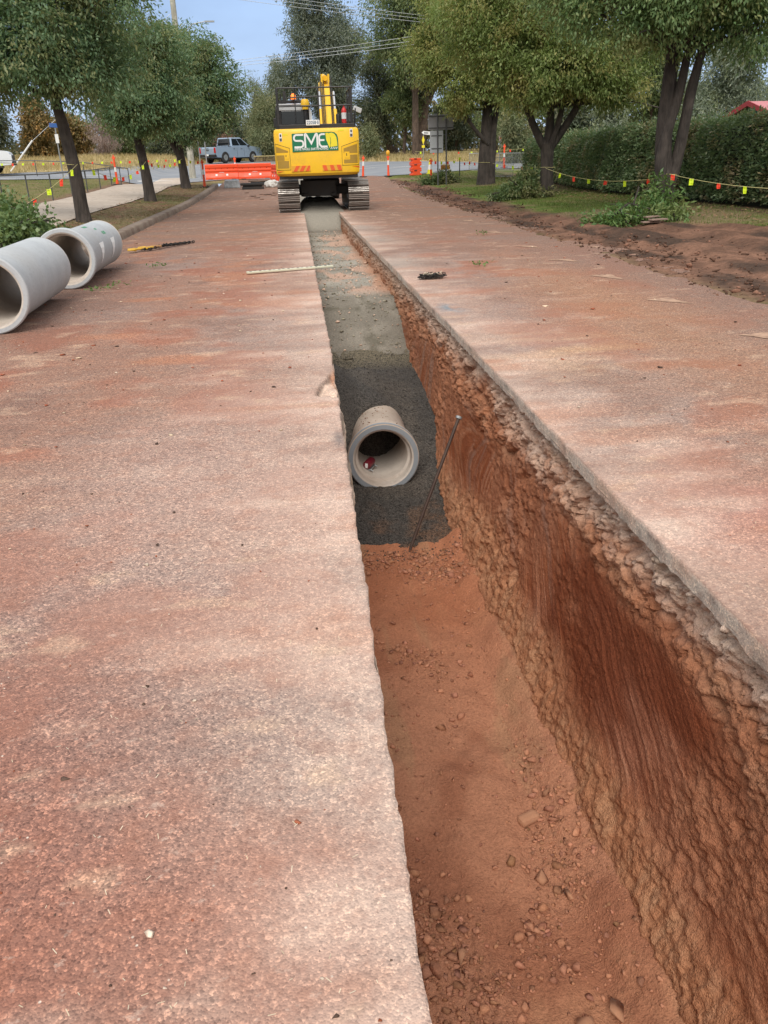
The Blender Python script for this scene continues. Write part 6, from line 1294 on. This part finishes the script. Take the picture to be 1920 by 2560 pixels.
# ================================================================== CUT BRANCHES, SHRUB, HOUSE
def heap(name, label, loc, lobes, n, mat, seed, L=.13, wd=.05, twigs=7, per=14, sr=.13):
    T = thing(name, label, 'branch heap' if name == 'branch_heap' else 'shrub', loc, 0); crown('leaves', lobes, n, per, sr, L, wd, mat, T, seed, .1, .6, -.5, 2.)
    rr_ = random.Random(seed); st_ = []
    for k in range(twigs):
        l = lobes[k % len(lobes)]; a = rr_.uniform(0, 6.28); p0 = Vector((l[0]-.6*l[3]*math.cos(a), l[1]-.6*l[4]*math.sin(a), .04)); p1 = Vector((l[0]+1.05*l[3]*math.cos(a), l[1]+l[4]*math.sin(a), l[2]+l[5]*rr_.uniform(.2, 1.05)))
        st_.append(([p0, p0.lerp(p1, .5)+Vector((0, 0, .12)), p1], [.028, .02, .008]))
    limbs('twigs', st_, M_bark, T, seed, 6, .01); return T
M_cut = leafmat('cut leaf', (.08, .17, .05), (.17, .27, .085), (.22, .27, .10), .35, .45)
M_cut2 = leafmat('cut dull leaf', (.09, .15, .06), (.18, .235, .10), (.25, .24, .11), .3, .5)
hp = heap('branch_heap', 'heap of cut green branches at the foot of the big right tree', (7.75, 18.9, .1), [(0, 0, .16, .7, .6, .24), (.6, .25, .30, .45, .45, .34), (-.6, -.2, .07, .6, .5, .10), (.7, -.35, .15, .4, .35, .2), (.75, .55, .62, .28, .3, .42), (-.1, -.5, .08, .6, .3, .12)], 300, M_cut, 71)
m = MB(); m.tube([(-.75, -.3, .12), (-.35, -.3, .42), (-.2, -.25, .40), (-.05, -.1, .75)], .018, 6); m.tube([(-.25, -.25, .40), (.2, -.3, .28)], .022, 6); m.build('bare_branch', M_bark, hp)
for i, (x_, y_, a_) in enumerate(((7.72, 18.0, .1), (7.86, 17.95, .7), (7.78, 18.12, 1.2))):
    m = MB(); m.box((0, 0, 0), (.42, .14, .035), Matrix.Rotation(a_*.35, 3, 'Z')); o = m.build('bark_slab', painted('pinkish split timber', (.27, .19, .155), .85, amt=.4), None, (x_, y_, .16+.05*i), bevel=.01); tag(o, 'flat pinkish slab of split timber lying on the cut branches', 'timber', 'split timber on the branch heap')
heap('branch_heap', 'olive heap of cut branches left of the middle right-hand tree', (7.75, 29.6, .1), [(0, 0, .28, .5, .55, .38), (.35, .3, .5, .35, .45, .5), (-.6, 0, .08, .5, .45, .12), (.75, -.2, .12, .4, .4, .15)], 420, M_cut2, 72)
heap('branch_heap', 'grey green heap of cut branches at the foot of the road sign posts', (7.2, 42.6, .2), [(0, 0, .2, .6, .5, .30), (.6, .1, .14, .5, .4, .2), (-.6, 0, .12, .45, .4, .17), (.2, .2, .4, .25, .3, .3)], 330, M_cut2, 73)
heap('shrub', 'leafy cut shrub at the left edge behind the nearest concrete pipe', (-5.75, 17.5, .2), [(0, 0, .45, .65, .9, .45), (.25, -.6, .35, .5, .6, .35), (-.3, .5, .6, .5, .6, .4), (.35, .6, .3, .4, .5, .3)], 420, leafmat('shrub leaf', (.08, .15, .055), (.20, .28, .11), None, .3, .4), 74, .10, .07, 9, 10, .12)
r_ = random.Random(5)
for i, (x_, y_) in enumerate(((-2.72, 12.35), (-2.9, 12.0), (-2.45, 14.55), (2.85, 13.1), (4.0, 18.2))):
    P = np.array([[r_.gauss(0, .09), r_.gauss(0, .07), .02+abs(r_.gauss(0, .03))] for k in range(26)]); Q = leafcloud(P, np.array([[r_.gauss(0, 1), r_.gauss(0, 1), .3] for k in range(26)]), .06, .028, np.random.default_rng(i), 0.)
    tag(link('leaf_sprig', npmesh('leaf_sprig', Q, np.arange(4*26).reshape(-1, 4)), M_cut, None, (x_, y_, .012)), 'small green leaf sprig dropped on the dusty road', 'leaves', 'leaf sprigs on the road')
hs = thing('house', 'green walled house with a red metal roof showing above the hedge', 'house', (20.5, 38.0, .38))
m = MB(); m.prism([(-2.55, -.1), (2.55, -.1), (2.55, 2.2), (0, 2.86), (-2.55, 2.2)], 'X', 0, 9); m.build('wall', painted('house green', (.05, .19, .14), .7, amt=.2), hs)
t = NT('red ribbed roof'); wv = t.n('ShaderNodeTexWave', {'Vector': t.co(), 'Scale': 2.2}, bands_direction='X').outputs['Fac']; M_roof = t.fin(t.mix(t.rng(t.noise(1.5, 4), .3, .7), (.50, .13, .12), (.58, .20, .19)), .35, t.bump(wv, .03, .8))
m = MB(); m.prism([(-3.0, 2.13), (0, 2.91), (3.0, 2.13), (3.0, 2.2), (0, 2.98), (-3.0, 2.2)], 'X', -.25, 9.3); rf = m.build('roof', M_roof, hs)
m = MB(); m.prism([(-3.04, 2.02), (0, 2.80), (3.04, 2.02), (3.04, 2.23), (0, 3.01), (-3.04, 2.23)], 'X', -.31, -.25); m.build('bargeboard', painted('red trim', (.40, .035, .035), .4), rf)
m = MB(); m.box((-.03, -1.0, 1.3), (.06, 1.2, .9)); wn_ = m.build('window', M_glass, hs); m = MB(); m.box((-.05, -1.0, .82), (.1, 1.4, .06)); m.build('sill', M_wht, wn_)
